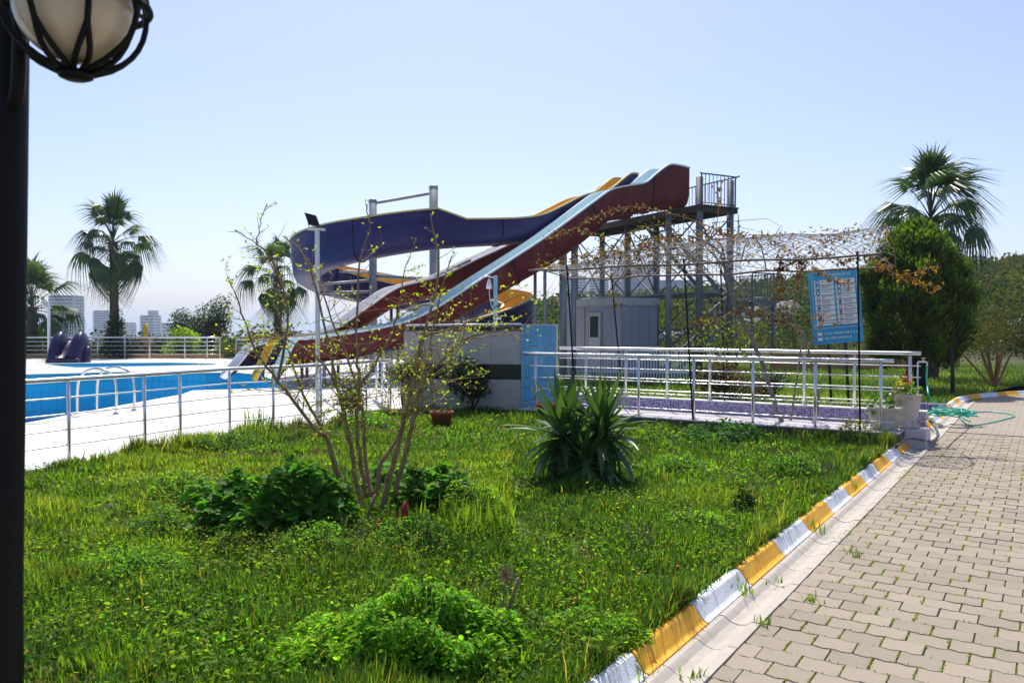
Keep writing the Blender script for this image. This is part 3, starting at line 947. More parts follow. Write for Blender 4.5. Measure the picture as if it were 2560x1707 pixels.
# landing and steps at the road end of the ramp
land = thing('landing', rampB, 'small pale landing between ramp and road with mosaic step blocks', 'landing')
mb = MB(); mb.add([tuple(rampB + RN * .02 + UP * (-.06)), tuple(KP(9.05, -.1, .14)), tuple(KP(11.4, -.1, .14)), tuple(rampB + RN * 1.15 + UP * (-.06))], [(0, 1, 2, 3)])
mb.build('landing_slab', M['ramp'], land)
s1 = G(2300, 1030, .03)
MB().obox(Vector((s1.x, s1.y, .0)), RD * .45, RN * .2, UP * .2).build('mosaic_step', M['mosaic'], land, False, .006)

# tiled wall and blue pillar ------------------------------------------------------------------
WD = (wallR - wallL); WD.z = 0; WLEN = WD.length; WD.normalize()
WN = Vector((-WD.y, WD.x, 0))
ZT = AT(1150, 813, wallL.y).z
wall = thing('tiled_wall', wallL, 'grey white tiled wall with a black band beside the blue pillar', 'wall')
mb = MB(); mb.obox(Vector((wallL.x, wallL.y, -.1)), WD * WLEN, WN * .25, UP * (ZT + .1 - .02)); mb.build('wall_core', M['grout'], wall)
rows = [(ZL - .05, .33, 'panel'), (.34, .70, 'panel'), (.71, .995, 'black_tile_and_shade'), (1.005, 1.3, 'panel'), (1.31, 1.585, 'panel'), (1.595, ZT - .02, 'black_tile_and_shade')]  # top row's black is painted shade of the recess below the trim
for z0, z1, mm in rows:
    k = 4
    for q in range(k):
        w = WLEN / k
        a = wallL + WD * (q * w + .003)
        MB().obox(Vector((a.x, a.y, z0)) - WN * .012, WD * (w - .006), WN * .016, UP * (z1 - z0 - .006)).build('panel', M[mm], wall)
mb = MB(); mb.tube([Vector((wallL.x, wallL.y, ZT)) + WD * .05 - WN * .03, Vector((wallR.x, wallR.y, ZT + .02)) - WN * .03], .017, 8); mb.build('white_trim', M['white_metal'], wall, True)
q = wallL + WD * (WLEN * .78)
MB().tube([Vector((q.x, q.y, ZT - .13)) - WN * .03, Vector((q.x, q.y, ZT + .04)) - WN * .03], .012, 8).build('trim_post', M['white_metal'], wall, True)
pw = .64
pa = wallR + WD * .004
pil = thing('blue_pillar', pa, 'pale blue tiled pillar at the head of the ramp', 'pillar')
mb = MB(); mb.obox(Vector((pa.x, pa.y, ZL - .1)) - WN * .03, WD * pw, WN * .3, UP * (ZT - ZL + .1)); mb.build('pillar_core', M['grout'], pil)
cols = [0, .085, .245, .405, .565, .64]
cols = [0, .075, .155, .285, .41, .535, .64]
hz = [ZL]
z = ZT - .085
zs = [ZT - .005, z]
while z > ZL + .05:
    z -= .31
    zs.append(max(z, ZL))
for a, b in zip(cols, cols[1:]):
    for z1, z0 in zip(zs, zs[1:]):
        o_ = pa + WD * (a + .004)
        MB().obox(Vector((o_.x, o_.y, z0 + .004)) - WN * .04, WD * (b - a - .008), WN * .012, UP * (z1 - z0 - .008)).build('tile', M['bluetile'], pil)
MB().obox(Vector((pa.x, pa.y, ZT)) - WN * .05 - WD * .012, WD * (pw + .024), WN * .33, UP * .02).build('capping', M['grout'], pil)

# ------------------------------------------------------------------ water slides
SD = Vector((-.88, -.475, 0)).normalized()
SN = Vector((SD.y, -SD.x, 0))
if SN.y < 0: SN = -SN
SA = Vector((5.94, 27.0, 0))
def SP(t, o, z=0.0):
    p = SA + SD * t + SN * o
    return Vector((p.x, p.y, z))
def chute_parts(root, rings, m_in, m_out, m_rim, seams=()):
    """rings: list of (near_edge, far_edge, floor_centre, lateral, up) -> lining, shell and rim meshes"""
    inner, outer = [], []
    for (ne, fe, fc, lat, up) in rings:
        hn = (ne - fc).dot(up); hf = (fe - fc).dot(up)
        wn = -(ne - fc).dot(lat); wf = (fe - fc).dot(lat)
        def prof(th):
            P_ = []
            for k in range(5): # near wall down to the floor
                f = k / 4
                P_.append(fc + lat * (-(wn - .0 - .06 * f * f) - th) + up * (hn * (1 - f * .72)))
            P_.append(fc + lat * (-(wn * .74) - th * .7) + up * (.09 * hn - th * .7))
            P_.append(fc + lat * (-wn * .45) + up * (.015 - th))
            P_.append(fc + up * (0 - th))
            P_.append(fc + lat * (wf * .45) + up * (.015 - th))
            P_.append(fc + lat * (wf * .74 + th * .7) + up * (.09 * hf - th * .7))
            for k in range(4, -1, -1):
                f = k / 4
                P_.append(fc + lat * (wf - .06 * f * f + th) + up * (hf * (1 - f * .72)))
            return P_
        inner.append(prof(0)); outer.append(prof(.035))
    n = len(inner[0]); m = len(inner)
    def skin(A, flip):
        mb = MB()
        mb.add([p for r_ in A for p in r_], [])
        for i in range(m - 1):
            for k in range(n - 1):
                q = (i * n + k, i * n + k + 1, (i + 1) * n + k + 1, (i + 1) * n + k)
                mb.f.append(tuple(reversed(q)) if flip else q)
        return mb
    lin = skin(inner, False).build('lining', m_in, root, True)
    sh = skin(outer, True).build('shell', m_out, root, True)
    rim = MB()
    for idx, sgn in ((0, -1), (n - 1, 1)):
        pr = []
        for (ne, fe, fc, lat, up), I, O in zip(rings, inner, outer):
            b = I[idx]
            pr.append([b - lat * sgn * .012 + up * .015, b + lat * sgn * .085 + up * .015, b + lat * sgn * .085 - up * .035, b - lat * sgn * .012 - up * .02])
        base = len(rim.v)
        rim.add([p for r_ in pr for p in r_], [])
        for i in range(m - 1):
            for k in range(4):
                rim.f.append((base + i * 4 + k, base + i * 4 + (k + 1) % 4, base + (i + 1) * 4 + (k + 1) % 4, base + (i + 1) * 4 + k))
        rim.f.append((base, base + 1, base + 2, base + 3)); rim.f.append(tuple(base + (m - 1) * 4 + k for k in (3, 2, 1, 0)))
    for e in (0, m - 1):   # lips at both ends
        base = len(rim.v)
        lat, up = rings[e][3], rings[e][4]
        tang = (rings[min(e + 1, m - 1)][2] - rings[max(e - 1, 0)][2]).normalized() * (1 if e else -1)
        rim.add([p for p in inner[e]] + [p + (p - q) * -.6 for p, q in zip(outer[e], inner[e])], [])
        rim.add([], [])
        k0 = base
        for k in range(n - 1):
            rim.f.append((k0 + k, k0 + k + 1, k0 + n + k + 1, k0 + n + k))
    rim.build('rim', m_rim, root, False)
    for s_ in seams:
        i = min(m - 2, max(1, int(s_ * m)))
        mb = MB()
        A = [p + (p - q).normalized() * .04 for p, q in zip(outer[i], inner[i])]
        tg = (rings[i + 1][2] - rings[i - 1][2]).normalized() * .014
        B1 = [p - tg for p in A] + [p + tg for p in A] + [p - tg for p in outer[i]] + [p + tg for p in outer[i]]
        fs = []
        for k in range(n - 1):
            fs += [(k, k + 1, n + k + 1, n + k), (k, 2 * n + k, 2 * n + k + 1, k + 1), (n + k, n + k + 1, 3 * n + k + 1, 3 * n + k)]
        mb.add(B1, fs)
        mb.build('flange', M['seam'], root, False)
def straight_rings(pairs, o, w, k=5, far_drop=None):
    p0 = SP(0, o)
    ne = catmull([ONV(a, b, p0, SD) for a, b, _, _ in pairs], k)
    bo = catmull([ONV(c, d, p0, SD) for _, _, c, d in pairs], k)
    rings = []
    m = len(ne)
    for i in range(m):
        up = (ne[i] - bo[i])
        h = up.length
        upn = up / h
        far = ne[i] + SN * w
        fc = bo[i] + SN * (w / 2)
        rings.append((ne[i], far, fc, SN, upn))
    return rings
S_LBL = 'water slide'
cy_pairs = [(1722, 420, 1724, 514), (1700, 414, 1700, 517), (1671, 412, 1672, 520), (1640, 433, 1640, 524), (1611, 456, 1612, 529), (1567, 464, 1575, 532), (1526, 474, 1545, 541),
            (1489, 499, 1515, 563), (1420, 550, 1455, 612), (1353, 598, 1385, 660), (1276, 648, 1305, 706), (1200, 697, 1226, 753), (1140, 736, 1160, 791), (1078, 774, 1093, 828),
            (1010, 804, 1015, 862), (908, 826, 908, 890), (816, 840, 815, 903), (765, 846, 762, 909), (742, 850, 732, 917), (722, 885, 714, 929), (704, 924, 700, 950)]
s1_ = thing('red_slide', SP(13, .5, ZD), 'straight dark red water slide with pale aqua channel nearest the camera', S_LBL)
cy_r = straight_rings(cy_pairs, 0, .95)
chute_parts(s1_, cy_r, M['cyan'], M['red'], M['rim_cyan'], (.16, .36, .5, .64, .76, .86))
wh_pairs = [(1590, 452, 1592, 540), (1560, 448, 1562, 543), (1530, 470, 1532, 548), (1480, 500, 1484, 560), (1400, 545, 1406, 600), (1265, 614, 1275, 664), (1190, 648, 1200, 698), (1112, 685, 1120, 735), (1045, 704, 1050, 752),
            (990, 720, 994, 768), (925, 763, 930, 810), (871, 801, 876, 846), (837, 821, 840, 866), (790, 836, 790, 884), (711, 850, 710, 902), (660, 859, 655, 911), (634, 868, 622, 919), (604, 903, 594, 931), (572, 938, 568, 950)]
s2_ = thing('white_slide', SP(13, 3, ZD), 'wavy dark red water slide with white channel furthest to the left at the pool', S_LBL)
wh_r = straight_rings(wh_pairs, 2.75, 1.4)
chute_parts(s2_, wh_r, M['whitegel'], M['red'], M['rim_white'], (.3, .45, .62, .78, .88))
# spiral
s3_ = thing('spiral_slide', SP(9, 1.7, ZD), 'purple spiral water slide with yellow channel looping round two columns', S_LBL)
YO, RS = 1.72, 3.1
tc_ = 8.4
SC = SP(tc_, YO + RS)
rings = []
yw = .95
pre = [(1594, 434, 1596, 530), (1574, 434, 1576, 532), (1550, 452, 1552, 536), (1526, 470, 1530, 541), (1490, 480, 1492, 548), (1452, 490, 1454, 556), (1404, 514, 1406, 578), (1360, 534, 1362, 596), (1310, 543, 1312, 604), (1240, 546, 1240, 609), (1165, 547, 1165, 613)]
rings += straight_rings(pre, YO - yw / 2, yw, 4)
fl_th = [0, 90, 180, 270, 360]; fl_z = [4.1, 3.3, 2.55, 1.75, 1.03]
for a in range(4, 361, 8):
    th = R(a)
    rad = RS + .95 * math.exp(-((a - 275) / 55.0) ** 2)
    rd = SD * math.sin(th) - SN * math.cos(th)
    z = float(np.interp(a, fl_th, fl_z))
    c = SC + rd * rad
    hw_ = 1.16 if a < 300 else 1.16 - .5 * (a - 300) / 60
    hi_ = .6 + .28 * min(1, max(0, (a - 20) / 50.0)) * min(1, max(0, (345 - a) / 60.0))
    hw_ += .12 * min(1, max(0, (a - 40) / 50.0)) * min(1, max(0, (330 - a) / 60.0))
    fc = Vector((c.x, c.y, z))
    lat = -rd   # near (outer) edge is on -lat side
    rings.append((fc + rd * (yw / 2 + .05) + UP * hw_, fc - rd * yw / 2 + UP * hi_, fc, lat, UP.copy()))
ex = [(1000, 815, 1000, 873), (908, 824, 908, 885), (800, 837, 800, 897), (720, 845, 720, 905), (694, 849, 684, 915), (670, 893, 662, 930), (649, 938, 645, 954)]
rings += straight_rings(ex, YO - yw / 2, yw, 4)
chute_parts(s3_, rings, M['yellow'], M['purple'], M['rim_yel'], (.1, .22, .32, .42, .53, .63, .73, .84, .92))
# rib along the outer wall of the spiral
rib = MB()
rp = []
for a in range(8, 330, 8):
    th = R(a); rad = RS + .95 * math.exp(-((a - 275) / 55.0) ** 2)
    rd = SD * math.sin(th) - SN * math.cos(th)
    z = float(np.interp(a, fl_th, fl_z)) + .78
    c = SC + rd * (rad + yw / 2 + .075)
    rp.append((c.x, c.y, z))
rib.tube(rp, .035, 6).build('rib', M['purple'], s3_, True)
# columns carrying the spiral
def column(px, ytop, Y, r, root, zb=ZD):
    p = AT(px, ytop, Y)
    mb = MB(); mb.tube([(p.x, p.y, zb), (p.x, p.y, p.z)], r, 16); mb.lathe([(r * 1.04, p.z - .12), (r * 1.06, p.z - .02), (r * .9, p.z + .02), (0, p.z + .03)], (p.x, p.y, 0), 16)
    mb.build('column', M['steel'], root, True)
    return p
c1 = column(932, 500, SC.y + .3, .135, s3_)
c2 = column(1084, 466, SC.y, .15, s3_)
MB().tube(catmull([(c1.x, c1.y, c1.z - .12), (c1.x * .6 + c2.x * .4, c1.y, c1.z + .02), (c2.x, c2.y, c2.z - .22)], 5), .05, 8).build('tie_bar', M['steel'], s3_, True)
for za, zb_, cc, ang in ((3.55, 3.5, c1, 60), (3.35, 3.9, c2, -25), (2.9, 2.95, c1, 120), (2.5, 2.45, c2, 200), (1.9, 1.95, c2, 265), (3.3, 3.15, c1, 95)):
    th = R(ang); rd = SD * math.sin(th) - SN * math.cos(th)
    e = SC + rd * (RS - .1)
    MB().tube([(cc.x, cc.y, za), (e.x, e.y, zb_ - .1)], .045, 8).build('arm', M['steel'], s3_, True)
MB().tube([(c1.x, c1.y, 3.45), (c2.x, c2.y, 3.3)], .07, 10).build('tie_bar', M['steel'], s3_, True)
# legs under the chutes
def leg(root, p, r=.05, zb=ZD, ground=False):
    z0 = float(height(p.x, p.y)) if ground else zb
    mb = MB(); mb.tube([(p.x, p.y, max(z0, .0)), (p.x, p.y, p.z)], r, 10); mb.lathe([(r * 2.4, 0), (r * 2.4, .015), (r, .03)], (p.x, p.y, max(z0, .0)), 12)
    mb.build('leg', M['steel'], root, True)
for rg, root, idx in ((cy_r, s1_, (46, 60, 72, 80)), (wh_r, s2_, (44, 58, 66, 74))):
    for i in idx:
        fc = rg[min(i, len(rg) - 1)][2]
        for s_ in (-.3, .3):
            leg(root, fc + SN * s_ - UP * .02)
for px_ in (1406, 1438):
    i = min(range(len(cy_r)), key=lambda k: abs(1280 + 2000 * cy_r[k][2].x / cy_r[k][2].y - px_))
    leg(s1_, cy_r[i][2] - UP * .03, .12 if px_ == 1406 else .085, .02)
i = min(range(len(cy_r)), key=lambda k: abs(1280 + 2000 * cy_r[k][2].x / cy_r[k][2].y - 1669))
leg(s1_, cy_r[i][2] - UP * .03, .1, .02)

# tower -----------------------------------------------------------------------------------------
ZP = 5.68
tw = thing('slide_tower', SP(-1, 3, 0), 'grey steel slide tower with platform, braces and stairs', 'tower')
TB = 1.35
rows_o = (-.55, 3.4, 7.0)
def TP(t, o, z): return SP(-t, o, z)
for o_ in rows_o:
    for t_ in (0.0, TB):
        p = TP(t_, o_, 0)
        top = ZP + (.95 if o_ < 0 else .0)
        MB().tube([(p.x, p.y, -.05), (p.x, p.y, top)], .12, 14).build('column', M['steel_dk'], tw, True)
mb = MB(); mb.obox(TP(-.15, -.75, ZP - .02), SN * 8.1, -SD * (TB + .35), UP * .05); mb.build('platform_deck', M['platform'], tw)
for t_ in (-.1, TB + .1):
    mb = MB(); mb.obox(TP(t_ - .05, -.75, ZP - .18), SN * 8.1, -SD * .1, UP * .16); mb.build('beam', M['platform'], tw)
for k in range(9):
    mb = MB(); mb.obox(TP(0, -.7 + k * .95, ZP - .2), SN * .08, -SD * TB, UP * .17); mb.build('joist', M['platform'], tw)
for o0, o1 in zip(rows_o, rows_o[1:]):
    for z0, z1 in ((.2, 2.8), (2.8, ZP - .3)):
        for t_ in ((0.0,) if z0 < 1 else (0.0, TB)):
            MB().tube([TP(t_, o0, z0), TP(t_, o1, z1)], .03, 6).build('brace', M['steel_dk'], tw)
            MB().tube([TP(t_, o0, z1), TP(t_, o1, z0)], .03, 6).build('brace', M['steel_dk'], tw)
    for t_ in (0.0, TB):
        MB().tube([TP(t_, o0, 2.8), TP(t_, o1, 2.8)], .06, 8).build('tie', M['steel_dk'], tw)
for o_ in rows_o:
    MB().tube([TP(0, o_, 2.8), TP(TB, o_, 2.8)], .06, 8).build('tie', M['steel_dk'], tw)
    MB().tube([TP(0, o_, .3), TP(TB, o_, 2.7)], .03, 6).build('brace', M['steel_dk'], tw)
    MB().tube([TP(TB, o_, 2.9), TP(0, o_, 5.3)], .03, 6).build('brace', M['steel_dk'], tw)
def guard(a, b, h=1.05, sp=.16, root=tw):
    a, b = Vector(a), Vector(b)
    MB().tube(catmull([a, a + UP * (h - .08), a + UP * h + (b - a).normalized() * .08, b + UP * h], 4), .026, 8).build('guard_rail', M['steel_dk'], root, True)
    MB().tube([a + UP * .1, b + UP * .1], .02, 6).build('guard_rail', M['steel_dk'], root, True)
    n_ = max(2, int((b - a).length / sp))
    for k in range(1, n_ + 1):
        q = a.lerp(b, k / n_)
        MB().tube([q + UP * .1, q + UP * h], .013, 6).build('baluster', M['steel_dk'], root)
guard(TP(-.05, -.7, ZP), TP(TB + .1, -.7, ZP))
guard(TP(TB + .12, -.65, ZP), TP(TB + .12, 3.0, ZP))
guard(TP(TB + .12, 4.4, ZP), TP(TB + .12, 7.2, ZP))
# stairs: platform -> landing on the right -> down again
def flight(a, b, wv, n_, root=tw):
    a, b = Vector(a), Vector(b)
    for s_ in (0, 1):
        mb = MB(); o_ = a + wv * s_; d_ = b - a
        mb.obox(o_ - UP * .2, d_, wv.normalized() * .05, UP * .2); mb.build('stringer', M['steel_dk'], root)
        hr = [o_ + UP * 1.0, o_ + d_ + UP * 1.0]
        MB().tube(hr, .025, 8).build('handrail', M['steel_dk'], root, True)
        for k in range(0, n_ + 1):
            q = o_ + d_ * (k / n_)
            MB().tube([q, q + UP * 1.0], .012, 5).build('baluster', M['steel_dk'], root)
    for k in range(n_):
        q = a + (b - a) * ((k + .5) / n_)
        MB().obox(q - (b - a).normalized() * .11 - UP * .03, Vector((b.x - a.x, b.y - a.y, 0)).normalized() * .26, wv, UP * .03).build('tread', M['steel_dk'], root)
fa = TP(TB + .2, 3.2, ZP); fb = TP(TB + 3.6, 3.2, 2.75)
flight(fa, fb, SN * 1.0, 14)
ld = thing('stair_landing', TP(TB + 4.4, 3, 0), 'grey steel stair landing with barred guard beyond the canopy', 'landing')
mb = MB(); mb.obox(TP(TB + 3.6, 2.0, 2.68), SN * 2.2, -SD * 1.3, UP * .06); mb.build('landing_plate', M['steel_dk'], ld)
for t_, o_ in ((3.7, 2.1), (4.8, 2.1), (3.7, 4.1), (4.8, 4.1)):
    p = TP(TB + t_, o_, 0); MB().tube([(p.x, p.y, -.05), (p.x, p.y, 2.7)], .08, 10).build('column', M['steel_dk'], ld, True)
guard(TP(TB + 4.9, 2.0, 2.74), TP(TB + 4.9, 4.2, 2.74), root=ld)
guard(TP(TB + 3.6, 2.0, 2.74), TP(TB + 4.9, 2.0, 2.74), root=ld)
MB().obox(TP(TB + 3.6, 2.0, 2.5), SN * .08, -SD * 1.3, UP * .18).build('beam', M['steel_dk'], ld)
flight(TP(TB + 3.6, 2.1, 2.72), TP(TB - .2, 2.1, .08), SN * .95, 14, ld)

# hut ---------------------------------------------------------------------------------------------
hc = Vector((3.7, 27.0, 0))
hut = thing('metal_hut', hc, 'blue grey metal hut with white half glazed door below the slides', 'hut')
HW, HD, HH = 3.9, 1.5, 2.66
hside = -SD
mb = MB(); mb.obox(hc, SN * HW, hside * HD, UP * HH); mb.build('wall', M['hut'], hut)
ofs = SD * .004
for k in range(7):   # cladding panels
    a = hc + SN * (k * HW / 7 + .01) + SD * .02
    if 1.0 < (k + .5) * HW / 7 < 2.1: continue
    MB().obox(Vector((a.x, a.y, .1)), SN * (HW / 7 - .02), -SD * .02, UP * (HH - .35)).build('wall_panel', M['hut'], hut)
for k in range(4):
    a = hc + hside * (k * HD / 4 + .01) - SN * .018
    MB().obox(Vector((a.x, a.y, .1)), hside * (HD / 4 - .02), SN * .018, UP * (HH - .35)).build('wall_panel', M['hutside'], hut)
mb = MB(); mb.obox(hc + SD * .06 - SN * .06 + UP * (HH - .2), SN * (HW + .12), hside * (HD + .12), UP * .22); mb.build('fascia', M['huttrim'], hut)
sc = MB()
for k in range(40):   # scalloped trim
    a = hc + SN * (k * HW / 40) + SD * .065 + UP * (HH - .2)
    sc.add([a, a + SN * (HW / 40), a + SN * (HW / 80) - UP * .09], [(0, 2, 1)])
sc.build('scalloped_trim', M['huttrim'], hut)['kind'] = 'stuff'
sc = MB()
for k in range(15):
    a = hc + hside * (k * HD / 15) - SN * .065 + UP * (HH - .2)
    sc.add([a, a + hside * (HD / 15), a + hside * (HD / 30) - UP * .09], [(0, 1, 2)])
sc.build('scalloped_trim', M['huttrim'], hut)['kind'] = 'stuff'
dv = hc + SN * 1.15
door = MB(); door.obox(dv + SD * .05, SN * .84, -SD * .05, UP * 2.2); door = door.build('door', M['hutdoor'], hut)
MB().obox(dv + SD * .062 + SN * .17 + UP * 1.32, SN * .5, -SD * .03, UP * .74).build('window_pane', M['glass_dark'], door)
for a_, b_, c_ in ((0, .06, 2.2), (.78, .06, 2.2)):
    MB().obox(dv + SD * .07 + SN * a_, SN * b_, -SD * .03, UP * c_).build('door_frame', M['huttrim'], door)
MB().obox(dv + SD * .07 + SN * .06 + UP * 2.12, SN * .72, -SD * .03, UP * .08).build('door_frame', M['huttrim'], door)

# picket fence -------------------------------------------------------------------------------------
fa_, fb_ = G(1392, 944, .03), G(1722, 950, .03)
pf = thing('picket_fence', fa_, 'low pale grey picket fence in front of the metal hut', 'fence')
fd = (fb_ - fa_); fl_ = fd.length; fd.normalize(); fn = Vector((-fd.y, fd.x, 0))
for k in range(46):
    a = fa_ + fd * (k * fl_ / 46)
    hgt = .86
    mb = MB()
    w = fd * .04; d_ = fn * .02
    mb.add([a, a + w, a + w + UP * hgt, a + w / 2 + UP * (hgt + .04), a + UP * hgt, a + d_, a + w + d_, a + w + d_ + UP * hgt, a + w / 2 + d_ + UP * (hgt + .04), a + d_ + UP * hgt],
           [(0, 1, 2, 3, 4), (9, 8, 7, 6, 5), (1, 6, 7, 2), (5, 0, 4, 9), (2, 7, 8, 3), (3, 8, 9, 4)])
    mb.build('picket', M['picket'], pf)
for z in (.2, .68):
    MB().obox(fa_ + fn * .021 + UP * z, fd * fl_, fn * .03, UP * .06).build('fence_rail', M['picket'], pf)

# shower --------------------------------------------------------------------------------------------
sp_ = AT(1239, 690, 17.5)
sh = thing('pool_shower', (sp_.x, sp_.y, ZD), 'pale blue outdoor shower post behind the tiled wall', 'shower')
MB().obox((sp_.x - .045, sp_.y - .045, ZD), Vector((.09, 0, 0)), Vector((0, .09, 0)), UP * (sp_.z - ZD)).build('post', M['shower'], sh, False, .01)
MB().tube(catmull([(sp_.x, sp_.y, sp_.z - .05), (sp_.x - .2, sp_.y, sp_.z - .0), (sp_.x - .36, sp_.y, sp_.z - .03)], 4), .014, 8).build('arm', M['chrome'], sh, True)
MB().lathe([(.0, .02), (.02, .02), (.06, -.12), (.065, -.2), (.0, -.2)], (sp_.x - .14, sp_.y - .02, sp_.z - .08), 14).build('shower_head', M['white_metal'], sh, True)
MB().obox((sp_.x + .0, sp_.y - .09, sp_.z - .95), Vector((.12, 0, 0)), Vector((0, .05, 0)), UP * .05).build('valve', M['white_metal'], sh)
MB().tube(catmull([(sp_.x - .14, sp_.y - .03, sp_.z - .28), (sp_.x - .1, sp_.y - .06, sp_.z - .6), (sp_.x + .06, sp_.y - .07, sp_.z - .9)], 5), .008, 6).build('shower_hose', M['white_metal'], sh, True)

# floodlights -----------------------------------------------------------------------------------------
def floodlight(px, pyb, pyt, label, r, head, tilt, zb=ZD, mh='dark'):
    b = G(px, pyb, zb); top = AT(px, pyt, b.y)
    t = thing('floodlight_pole', (b.x, b.y, zb), label, 'floodlight')
    mb = MB(); mb.obox((b.x - r, b.y - r, zb), Vector((2 * r, 0, 0)), Vector((0, 2 * r, 0)), UP * (top.z - zb)); mb.build('pole', M['white_metal'], t, False, .006)
    w = head
    MB().obox((b.x - w * .62, b.y - r, top.z - .002), Vector((w * 1.15, -.02, -.05 * w)), Vector((0, 2 * r, 0)), UP * .035).build('crossbar', M['white_metal'], t)
    c = Vector((b.x - w * .12, b.y - .02, top.z + .05))
    ax = Vector((w * .8, -.02, -.05)); ay = Vector((-w * .35, w * .22, w * .85)) * tilt; az = ax.cross(ay).normalized() * .05
    hd = MB(); hd.obox(c - ax / 2, ax, ay, az); hd = hd.build('lamp_head', M[mh], t, False, .006)
    MB().obox(c - ax * .42 + ay * .1 - az * .1, ax * .84, ay * .8, -az * .08).build('lens', M['glass_dark' if mh == 'dark' else 'white_metal'], hd)
    for k in range(5):
        MB().obox(c - ax * .45 + ax * (.2 * k) + ay * .08 + az, ax * .03, ay * .84, az * .4).build('cooling_fin', M[mh], hd)
    MB().tube([c - ax * .5 + ay * .3, c - ax * .5 - UP * .04, c + ax * .5 - UP * .04, c + ax * .5 + ay * .3], .008, 6).build('bracket', M['dark'], hd)
floodlight(795, 1062, 575, 'dark square floodlight on a tall white pole at the deck edge', .032, .24, .95)
floodlight(123, 905, 770, 'small pale floodlight on a white pole by the purple slide', .05, .34, .9, ZD, 'white_metal')

# pool ladder --------------------------------------------------------------------------------------------
la, lb = G(290, 1035, ZD), G(335, 1030, ZD)
lad = thing('pool_ladder', la, 'stainless steel pool ladder handrails at the pool edge', 'ladder')
inn = Vector((-1, -.05, 0))
for base in (la, G(335, 1026, ZD)):
    pts = [base, base + UP * .55, base + UP * .75 + inn * .12, base + UP * .82 + inn * .35, base + UP * .7 + inn * .6, base + UP * .3 + inn * .68, base - UP * 1.1 + inn * .68]
    MB().tube(catmull(pts, 6), .024, 10).build('handrail', M['chrome'], lad, True)
    MB().lathe([(.05, 0), (.05, .012), (.03, .03)], base, 14).build('flange', M['chrome'], lad, True)
lv = G(335, 1026, ZD) - la
for z in (-.15, -.45, -.75):
    MB().obox(la + inn * .66 + UP * z, lv, inn * .08, UP * .03).build('tread', M['chrome'], lad)

# kids' purple slide ---------------------------------------------------------------------------------------
kb = G(158, 907, ZD)
ks = thing('toddler_slide', kb, 'small dark purple toddler slide with two rounded side lobes by the paddling pool', 'slide')
def lobe(cx, w, h, d, lean):
    mb = MB()
    n_, m_ = 18, 12
    vv, ff = [], []
    for i in range(m_ + 1):
        f = i / m_
        hw = w * (1 - .12 * f) * math.sqrt(max(0.0, 1 - max(0, f - .55) ** 2 / .2026)) if f > .55 else w * (1 - .12 * f)
        hd = d * (1 - .45 * f) * (math.sqrt(max(0.0, 1 - max(0, f - .55) ** 2 / .2026)) if f > .55 else 1)
        for k in range(n_):
            a = 2 * math.pi * k / n_
            ca, sa = math.cos(a), math.sin(a)
            ca = math.copysign(abs(ca) ** .7, ca); sa = math.copysign(abs(sa) ** .7, sa)
            vv.append((kb.x + cx + lean * f + hw * ca, kb.y + .5 + hd * sa + .25 * f, ZD + h * f))
    for i in range(m_):
        for k in range(n_):
            k2 = (k + 1) % n_
            ff.append((i * n_ + k, i * n_ + k2, (i + 1) * n_ + k2, (i + 1) * n_ + k))
    ff.append(tuple(m_ * n_ + k for k in range(n_)))
    mb.add(vv, ff)
    return mb
lobe(-.52, .3, 1.42, .75, .02).build('side_lobe', M['purpleslide'], ks, True)
lobe(.42, .3, 1.42, .75, -.02).build('side_lobe', M['purpleslide'], ks, True)
lobe(-.33, .2, .62, .3, 0).build('front_foot', M['purpleslide'], ks, True)
lobe(.72, .17, .75, .3, 0).build('front_foot', M['purpleslide'], ks, True)
mb = MB()
prf = [(1.1, .98), (.8, .93), (.5, .6), (.2, .3), (-.05, .22), (-.25, .22)]
vv = []
for y_, z_ in prf:
    vv += [(kb.x - .26, kb.y + y_, ZD + z_ + .12), (kb.x - .2, kb.y + y_, ZD + z_), (kb.x + .2, kb.y + y_, ZD + z_), (kb.x + .26, kb.y + y_, ZD + z_ + .12)]
mb.add(vv, [(i * 4 + k, i * 4 + k + 1, i * 4 + k + 5, i * 4 + k + 4) for i in range(len(prf) - 1) for k in range(3)])
mb.build('slide_bed', M['purpleslide'], ks, True)
MB().obox((kb.x - .24, kb.y + 1.0, ZD), Vector((.48, 0, 0)), Vector((0, .12, 0)), UP * .9).build('back_board', M['purpleslide'], ks)
MB().obox((kb.x - .22, kb.y + .96, ZD + .88), Vector((.44, 0, 0)), Vector((0, .2, 0)), UP * .1).build('white_step', M['whitegel'], ks)
MB().obox((kb.x - .5, kb.y - .22, ZD), Vector((1.25, 0, 0)), Vector((0, .3, 0)), UP * .2).build('front_plinth', M['purpleslide'], ks, False, .05)

# ------------------------------------------------------------------ lamp in the foreground
LY = 1.9
lp = AT(8, 1400, LY); lp0 = Vector((lp.x - .012, LY, ZL))
lamp = thing('garden_lamp', lp0, 'black iron garden lamp post with caged milky globe in the left foreground', 'lamp')
tp = AT(22, 100, LY)
MB().tube([(lp0.x, LY, ZL - .02), (lp0.x + .004, LY, 1.0), (tp.x - .005, LY, 2.3), (tp.x, LY, 3.0)], [.05, .048, .047, .045], 18).build('post', M['post_black'], lamp, True)
MB().lathe([(.12, 0), (.12, .03), (.07, .07), (.06, .3), (.052, .34)], (lp0.x, LY, ZL), 18).build('base', M['post_black'], lamp, True)
gc = AT(188, 16, LY - .12)
gr = .124
ga = [math.pi * i / 24 for i in range(25)]
gl = MB().lathe([(max(.001, gr * math.sin(a)), -gr * math.cos(a)) for a in ga], gc, 32).build('globe', M['lamp_globe'], lamp, True)
cr_ = .147
def onc(az, el, rad=cr_):
    return gc + Vector((math.cos(az) * math.cos(el), math.sin(az) * math.cos(el), math.sin(el))) * rad
nb = 8
